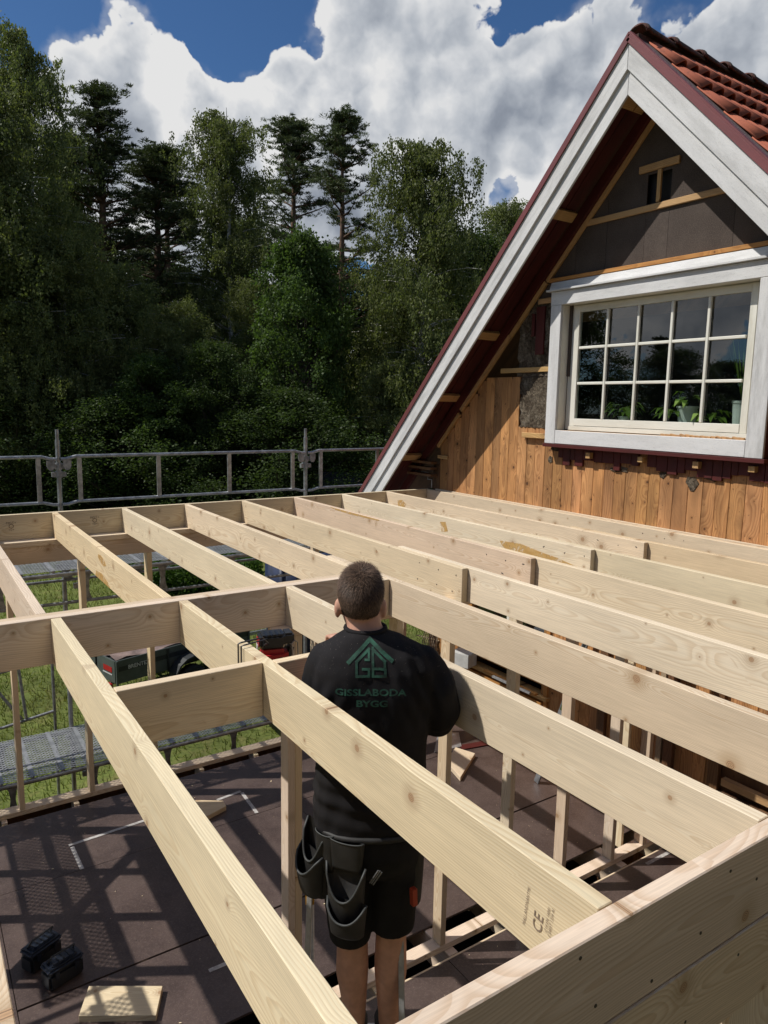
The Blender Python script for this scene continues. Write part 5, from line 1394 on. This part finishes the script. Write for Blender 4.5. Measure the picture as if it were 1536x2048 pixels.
# ------------------------------------------------------------------ trailer on the lawn
ta = math.atan2(.26, .965); TC = Vector((1.96, 9.90, 0)); tx = Vector((math.cos(ta), math.sin(ta), 0)); ty = Vector((-math.sin(ta), math.cos(ta), 0)); zt = -2.85
def TP(u, v, z): return TC + tx * u + ty * v + Vector((0, 0, z))
tr_ = empty('trailer', TP(1.2, .62, GZ), label='small green box trailer with white lettering on a black stripe, standing on the lawn', cat='trailer')
L_, W_, H_ = 2.45, 1.28, .36
def tb(name, a, b_, th, wd, mat, up=(0, 0, 1)): 
    mb = MB(); mb.bar(a, b_, th, wd, up, .004); return mb.build(name, mat, tr_)
tb('side_board', TP(0, 0, zt - H_ / 2), TP(L_, 0, zt - H_ / 2), .028, H_, 'trailer_green'); tb('side_board', TP(0, W_, zt - H_ / 2), TP(L_, W_, zt - H_ / 2), .028, H_, 'trailer_green')
tb('tailgate', TP(0, .018, zt - H_ / 2), TP(0, W_ - .018, zt - H_ / 2), .028, H_ - .01, 'trailer_green'); tb('front_board', TP(L_, .018, zt - H_ / 2), TP(L_, W_ - .018, zt - H_ / 2), .028, H_, 'trailer_green')
tb('floor_board', TP(.02, W_ / 2, zt - H_ + .02), TP(L_ - .02, W_ / 2, zt - H_ + .02), W_ - .04, .02, 'trailer_dark')
tb('stripe', TP(.03, -.0165, zt - .135), TP(L_, -.0165, zt - .135), .003, .075, 'black_plastic')
for u in (0, .86, 1.52, L_): tb('corner_post', TP(u, -.02, zt), TP(u, -.02, zt - H_ - .02), .035, .03, 'trailer_dark' if 0 < u < L_ else 'trailer_green', tx)
me = text_mesh('BRENTEX', .085, 0, .002)
link('lettering', me, tr_, 'lettering_white', face_frame(TP(.36, -.0195, zt - .135), tx, (0, 0, 1)))
me = text_mesh('X', .085, 0, .003); link('lettering', me, tr_, 'lettering_white', face_frame(TP(-.017, 1.08, zt - .12), -ty, (0, 0, 1)))
for (v0, v1, z_, hh, mt_) in ((.10, .36, .16, .085, 'red_plastic'), (.10, .38, .235, .022, 'lettering_white'), (.80, 1.12, .12, .085, 'black_plastic'), (.80, 1.14, .20, .022, 'lettering_white')):
    tb('tail_plate', TP(-.017, v0, zt - z_), TP(-.017, v1, zt - z_), .005, hh, mt_)
tb('latch', TP(-.022, .58, zt + .02), TP(-.022, .58, zt - .30), .02, .025, 'trailer_dark', ty)
tb('rear_light', TP(-.02, .12, zt - H_ - .06), TP(-.02, .34, zt - H_ - .06), .04, .07, 'red_plastic')
mb = MB()
for a in range(9):
    t0 = math.pi * (a / 8); 
mb.loft([[TP(1.20 + .36 * math.cos(math.pi * k / 8), v, zt - .52 + .36 * math.sin(math.pi * k / 8)) for k in range(9)] + [TP(1.20 + .33 * math.cos(math.pi * k / 8), v, zt - .52 + .33 * math.sin(math.pi * k / 8)) for k in range(8, -1, -1)] for v in (-.24, -.03)])
mb.build('mudguard', 'trailer_dark', tr_)
for v in (-.14, W_ + .14):
    mb = MB(); mb.tube([TP(1.20, v - .07, GZ + .27), TP(1.20, v - .05, GZ + .27), TP(1.20, v + .05, GZ + .27), TP(1.20, v + .07, GZ + .27)], [.23, .27, .27, .23], 24); o = mb.build('wheel', 'rubber', tr_)
    mb = MB(); mb.tube([TP(1.20, v - .078, GZ + .27), TP(1.20, v + .078, GZ + .27)], .13, 18); mb.build('rim', 'galv', o)
tb('drawbar', TP(L_, W_ / 2, zt - H_ - .02), TP(L_ + 1.2, W_ / 2, zt - H_ - .10), .06, .06, 'galv'); tb('chassis', TP(0, .2, zt - H_ - .03), TP(L_, .2, zt - H_ - .03), .04, .06, 'galv_dull'); tb('chassis', TP(0, W_ - .2, zt - H_ - .03), TP(L_, W_ - .2, zt - H_ - .03), .04, .06, 'galv_dull'); tb('chassis', TP(1.2, -.1, GZ + .27), TP(1.2, W_ + .1, GZ + .27), .05, .05, 'galv_dull')
mb = MB(); n = 12; vs = []
for i in range(n + 1): vs.append([mb.bm.verts.new(TP(.05 + (L_ - .4) * i / n, .10 + (W_ - .2) * j / n, zt - .03 + .05 * math.sin(i * 1.3 + j * .9) * rng.uniform(.3, 1))) for j in range(n + 1)])
for i in range(n):
    for j in range(n): mb.bm.faces.new((vs[i][j], vs[i + 1][j], vs[i + 1][j + 1], vs[i][j + 1]))
tag(mb.build('tarpaulin', 'tarp_brown', None, True), 'brownish crumpled tarpaulin lying in the green trailer', 'tarpaulin')

# dark blue covered stack by the scaffold
mb = MB(); mb.poly([(3.72, 7.85, GZ), (4.9, 7.85, GZ), (4.9, 8.5, GZ), (3.72, 8.5, GZ)], (0, 0, 2.55)); bmesh.ops.recalc_face_normals(mb.bm, faces=mb.bm.faces[:])
bmesh.ops.bevel(mb.bm, geom=mb.bm.edges[:], offset=.05, segments=2, affect='EDGES')
bmesh.ops.subdivide_edges(mb.bm, edges=mb.bm.edges[:], cuts=4, use_grid_fill=True)
for v in mb.bm.verts: v.co += Vector((mnoise.noise(v.co * 3), mnoise.noise(v.co * 3 + Vector((5, 5, 5))), 0)) * .03
tag(mb.build('covered_stack', 'tarp_blue', None, True), 'tall stack under a dark navy tarpaulin right behind the scaffold', 'covered stack')

# little outbuilding at the edge of the wood and a low bench
def fwd(px, py, d): return CAM_POS + (FW + RT * ((px - 768) / 1446.76) - UP * ((py - 1024) / 1446.76)) * d
p = fwd(672, 990, 26); p.z = GZ
shed = empty('garden_shed', p, label='small dark shed at the edge of the wood, seen through the guardrail', cat='shed')
ex = Vector((.83, -.55, 0)); ey = Vector((.55, .83, 0))
def SP(u, v, z): return p + ex * u + ey * v + Vector((0, 0, z))
for (a, b_, u) in ((SP(-.55, 0, .8), SP(.55, 0, .8), ey), (SP(-.55, 1.6, .8), SP(.55, 1.6, .8), ey), (SP(-.55, .05, .8), SP(-.55, 1.55, .8), ex), (SP(.55, .05, .8), SP(.55, 1.55, .8), ex)):
    mb = MB(); mb.bar(a, b_, .08, 1.6); mb.build('wall', 'shed_wall', shed)
for s_ in (0, 1):
    mb = MB(); mb.bar(SP(-.85, .8, 2.15), SP(.85, .8, 2.15), .04, .04); mb.loft([[SP(-.85, .8, 2.2), SP(.85, .8, 2.2), SP(.85, .8, 2.15), SP(-.85, .8, 2.15)], [SP(-.85, -.35 if s_ == 0 else 1.95, 1.55), SP(.85, -.35 if s_ == 0 else 1.95, 1.55), SP(.85, -.35 if s_ == 0 else 1.95, 1.50), SP(-.85, -.35 if s_ == 0 else 1.95, 1.50)]])
    mb.build('roof', 'roof_dark', shed)
p = fwd(446, 1005, 22); p.z = GZ
bn = empty('garden_box', p, label='low dark storage box on the grass behind the guardrail', cat='box')
mb = MB(); mb.box(p + Vector((0, 0, .40)), (1.3, .6, .7), Matrix.Rotation(-.55, 3, 'Z'), .02); mb.build('box_body', 'shed_wall', bn); mb = MB(); mb.box(p + Vector((0, 0, .80)), (1.4, .7, .06), Matrix.Rotation(-.55, 3, 'Z'), .02); mb.build('lid', 'roof_dark', bn)

# ------------------------------------------------------------------ nail gun hanging from the second joist by its hook
ng = empty('nail_gun', (0.62, 1.90, -0.05), label='red and black cordless nail gun hanging by its wire hook on the second joist', cat='nail gun')
hx, hy = 0.642, 1.885
mb = MB(); mb.tube([(hx, hy, -.09), (hx, hy, .010), (hx + .012, hy, .014), (0.76, hy + .02, .012), (0.79, hy + .03, -.02)], .0038, 8); mb.tube([(hx, hy - .035, -.08), (hx, hy - .035, .010), (hx + .012, hy - .035, .014), (0.76, hy - .01, .012)], .0030, 8); mb.build('hook', 'steel_wire', ng)
Rz = Matrix.Rotation(R(-14), 3, 'Z')
def NG(name, c, s_, mat, bev=.012, rot=None):
    mb = MB(); mb.box(Vector(c), s_, rot or Rz, bev); return mb.build(name, mat, ng, smooth=False)
NB = Vector((.855, 2.02, -.055))
bat = NG('battery', NB + Vector((0, 0, .012)), (.115, .10, .062), 'black_plastic'); 
for k in range(4):
    mb = MB(); mb.box(NB + Vector((-.035 + .024 * k, -.02 - .004 * k, .046)), (.010, .07, .012), Rz, .003); mb.build('battery_rib', 'blue_black_plastic', bat)
NG('battery_label', NB + Rz @ Vector((-.060, 0, .005)), (.004, .06, .035), 'red_plastic', .001)
NG('motor_body', NB + Vector((.0, -.01, -.062)), (.135, .105, .075), 'red_plastic', .02)
NG('motor_body', NB + Vector((.02, .0, -.135)), (.08, .09, .085), 'black_plastic', .02)
NG('handle', NB + Vector((.075, .01, -.10)), (.04, .045, .15), 'black_plastic', .012, Matrix.Rotation(R(18), 3, 'Y'))
NG('magazine', NB + Vector((.06, .0, -.20)), (.03, .05, .17), 'black_plastic', .006, Matrix.Rotation(R(35), 3, 'Y'))
NG('battery_side', NB + Vector((.085, .012, .008)), (.05, .085, .05), 'black_plastic', .01)
mb = MB(); mb.tube([NB + Vector((.098, -.03, -.12)), NB + Vector((.086, -.03, -.015)), NB + Vector((.100, -.03, -.002)), NB + Vector((.116, -.03, -.015)), NB + Vector((.122, -.03, -.12))], .0028, 8); mb.build('belt_hook', 'galv', ng)
for s_ in (-1, 1): NG('grille', NB + Rz @ Vector((s_ * .030, -.062, -.07)), (.022, .004, .03), 'black_plastic', .002)
mb = MB(); mb.tube([(0.79, hy + .03, -.02), NB + Vector((-.05, -.03, .0))], .004, 8); mb.build('hook_arm', 'steel_wire', ng)
me = text_mesh('M', .05, .001, .001); link('emblem', me, ng, 'lettering_white', face_frame(NB + Rz @ Vector((-.0655, -.005, -.02)), Rz @ Vector((0, -1, 0)), (0, 0, 1)))

# two black tool cases on the floor
def case(cx, cy, rot, label, lab_side):
    e = empty('tool_case', (cx, cy, FZ), label=label, cat='tool case', group='black tool cases on the floor'); Rm = Matrix.Rotation(rot, 3, 'Z')
    def q(u, v, z): return Vector((cx, cy, FZ + z)) + Rm @ Vector((u, v, 0))
    mb = MB(); mb.box(q(0, 0, .058), (.23, .125, .112), Rm, .016); b_ = mb.build('case_body', 'black_plastic', e)
    mb = MB(); mb.box(q(0, 0, .134), (.236, .13, .036), Rm, .014); mb.box(q(0, 0, .158), (.17, .085, .016), Rm, .006); l_ = mb.build('lid', 'blue_black_plastic', e)
    for u in (-.07, -.035, 0, .035, .07):
        mb = MB(); mb.box(q(u, 0, .168), (.008, .07, .006), Rm, .002); mb.build('rib', 'black_plastic', l_)
    mb = MB(); mb.tube([q(-.085, lab_side * .02, .150), q(-.075, lab_side * -.02, .215), q(.075, lab_side * -.02, .215), q(.085, lab_side * .02, .150)], .006, 8); mb.build('handle', 'black_plastic', e)
    mb = MB(); mb.box(q(.1165, 0, .055), (.003, .06, .075), Rm, .001); mb.build('label_plate', 'grey_label', e)
    for v in (-.04, .04):
        mb = MB(); mb.box(q(v * 1.6, -.066, .10), (.03, .008, .05), Rm, .003); mb.build('latch', 'blue_black_plastic', e)
case(0.075, 3.985, R(28), 'black tool case lying further from the board, with a slanted lid', 1)
case(0.165, 3.755, R(18), 'black tool case nearer the offcut board, grey label on its end', 1)

# spirit level leaning against the old wall, and a stick
sv = empty('spirit_level', (4.6, 3.6, FZ), label='grey spirit level leaning against the old plank wall', cat='spirit level')
a = Vector((4.60, 3.90, FZ + .005)); b_ = Vector((4.80, 3.50, -1.02)); d = (b_ - a).normalized(); upv = Vector((0, 1, 0))
def seg(f0, f1, name, mat, th=.022, wd=.062, off=0.0):
    mb = MB(); o_ = frame(a, d, upv); sh_ = Vector((o_[0][1], o_[1][1], o_[2][1])) * off
    mb.bar(a.lerp(b_, f0) + sh_, a.lerp(b_, f1) + sh_, th, wd, upv, .003); return mb.build(name, mat, sv)
seg(0, 1, 'beam', 'galv')
for (f0, f1) in ((.30, .42), (.60, .72), (.86, .94)): 
    for of in (-.0125, .0125): seg(f0, f1, 'grip', 'black_plastic', .003, .036, of)
for (f0, f1) in ((.48, .52), (.78, .82)):
    for of in (-.0125, .0125): seg(f0, f1, 'vial', 'hedge_leaf', .003, .03, of)
# bits of trim and boxes on the old window sill
mb = MB(); mb.box((4.70, 5.20, -1.84), (.18, .24, .16), Matrix.Rotation(.3, 3, 'Z'), .006); tag(mb.build('white_box', 'lettering_white'), 'white cardboard box on the sill of the old opening', 'box')
tag(board('sill_board', None, (4.80, 4.95, -1.92), (4.80, 4.15, -1.925), .05, .02, (0, 0, 1), 'orange_wood'), 'loose orange-brown board resting on the old sill', 'board')
mb = MB(); mb.bar((4.74, 4.75, -1.915), (4.76, 4.2, -1.918), .03, .02); tag(mb.build('metal_trim', 'alu'), 'grey metal trim strip lying on the old sill', 'trim strip')
for (a_, b_2, m2, lb) in (((4.62, 6.9, -2.6), (4.74, 6.1, -.9), 'old_dark', 'dark post at the far corner of the house'), ((4.60, 6.45, -2.5), (4.60, 6.45, -.5), 'orange_wood', 'orange-brown post by the far corner of the house')):
    tag(board('wooden_post', None, a_, b_2, .09, .09, (0, 1, 0), m2), lb, 'post')
tl = empty('garden_trellis', (4.9, 6.3, FZ), label='old grey trellis leaning at the far corner of the house', cat='trellis')
for k in range(9):
    board('slat', tl, (4.82, 6.30 - .05 * k, -2.6), (4.86, 6.02 - .02 * k, -1.2), .008, .014, (0, 1, 0), 'old_grey'); board('slat', tl, (4.83, 6.3, -2.5 + .15 * k), (4.85, 5.85, -2.45 + .15 * k), .008, .014, (0, 0, 1), 'old_grey')
mb = MB(); mb.tube([(4.62, 5.75, FZ), (4.70, 5.60, -1.9), (4.80, 5.45, -1.45)], .012, 8); tag(mb.build('garden_tool_shaft', 'old_grey'), 'thin pale tool shaft leaning beside the old opening', 'tool')
tag(board('floor_prop', None, (3.03, 2.56, FZ + .004), (3.12, 2.35, FZ + .50), .02, .035, (1, 0, 0), 'alu'), 'slim metal strut standing at the foot of the bearing wall', 'strut')

# ------------------------------------------------------------------ potted plants on the window board
def pot(y, r_, h, label, leaves, kind, x=5.03):
    e = empty('potted_plant', (x, y, .886), label=label, cat='potted plant', group='potted plants on the window board')
    if r_:
        mb = MB(); n = 20; prof = ((r_ * .78, 0), (r_ * .95, h * .9), (r_ * 1.04, h * .9), (r_ * 1.04, h), (r_ * .9, h), (r_ * .85, h * .8))
        mb.loft([[Vector((x + math.cos(2 * math.pi * k / n) * rr, y + math.sin(2 * math.pi * k / n) * rr, .886 + zz)) for k in range(n)] for rr, zz in prof]); mb.build('pot', 'terracotta_pot', e, smooth=False)
    V = []; F = []
    for k in range(leaves):
        a = rng.uniform(0, 6.28)
        if kind == 'broad':
            ln = rng.uniform(.08, .17); w_ = ln * .30; base = Vector((x, y, .886 + h + .0)); el = rng.uniform(.2, 1.3); d = Vector((math.cos(a) * math.cos(el) * .7, math.sin(a) * math.cos(el), math.sin(el)))
            st = base + d * rng.uniform(.03, .13); mid = st + Vector((math.cos(a) * .6, math.sin(a), .15)).normalized() * ln * .5; tip = mid + Vector((math.cos(a) * .6, math.sin(a), -.9)).normalized() * ln * .55
            s_ = Vector((-math.sin(a), math.cos(a), 0)) * w_; n0 = len(V); V += [tuple(st), tuple(mid + s_ * .6), tuple(tip), tuple(mid - s_ * .6)]; F.append((n0, n0 + 1, n0 + 2, n0 + 3))
        else:
            ln = rng.uniform(.25, .55); b0 = Vector((x, y, .886 + h)); d = Vector((math.cos(a) * .18, math.sin(a) * .35, 1)).normalized(); tip = b0 + d * ln; s_ = Vector((-math.sin(a), math.cos(a), 0)) * .006; n0 = len(V); m_ = b0.lerp(tip, .5) + Vector((0, 0, .02))
            V += [tuple(b0 - s_), tuple(m_ - s_), tuple(tip), tuple(m_ + s_)]; F.append((n0, n0 + 1, n0 + 2, n0 + 3))
    link('foliage', np_mesh('foliage', V, F, 'house_plant'), e)
pot(3.47, .055, .05, 'leafy green plant behind the second pane of the lowest row', 46, 'broad'); pot(2.83, .085, .15, 'pale green pot with leaves behind the fourth pane of the lowest row', 12, 'broad'); pot(2.62, .0, .02, 'dim leafy plant between the two pale pots', 20, 'broad'); pot(2.365, .068, .20, 'tall pale pot with long thin leaves in the right-hand pane', 26, 'blade'); pot(3.00, .0, .06, 'small dim plant left of the pale green pot', 14, 'broad')
print('objects', len(bpy.data.objects), 'tris', sum(len(m.loops) - 2 * len(m.polygons) for m in bpy.data.meshes))
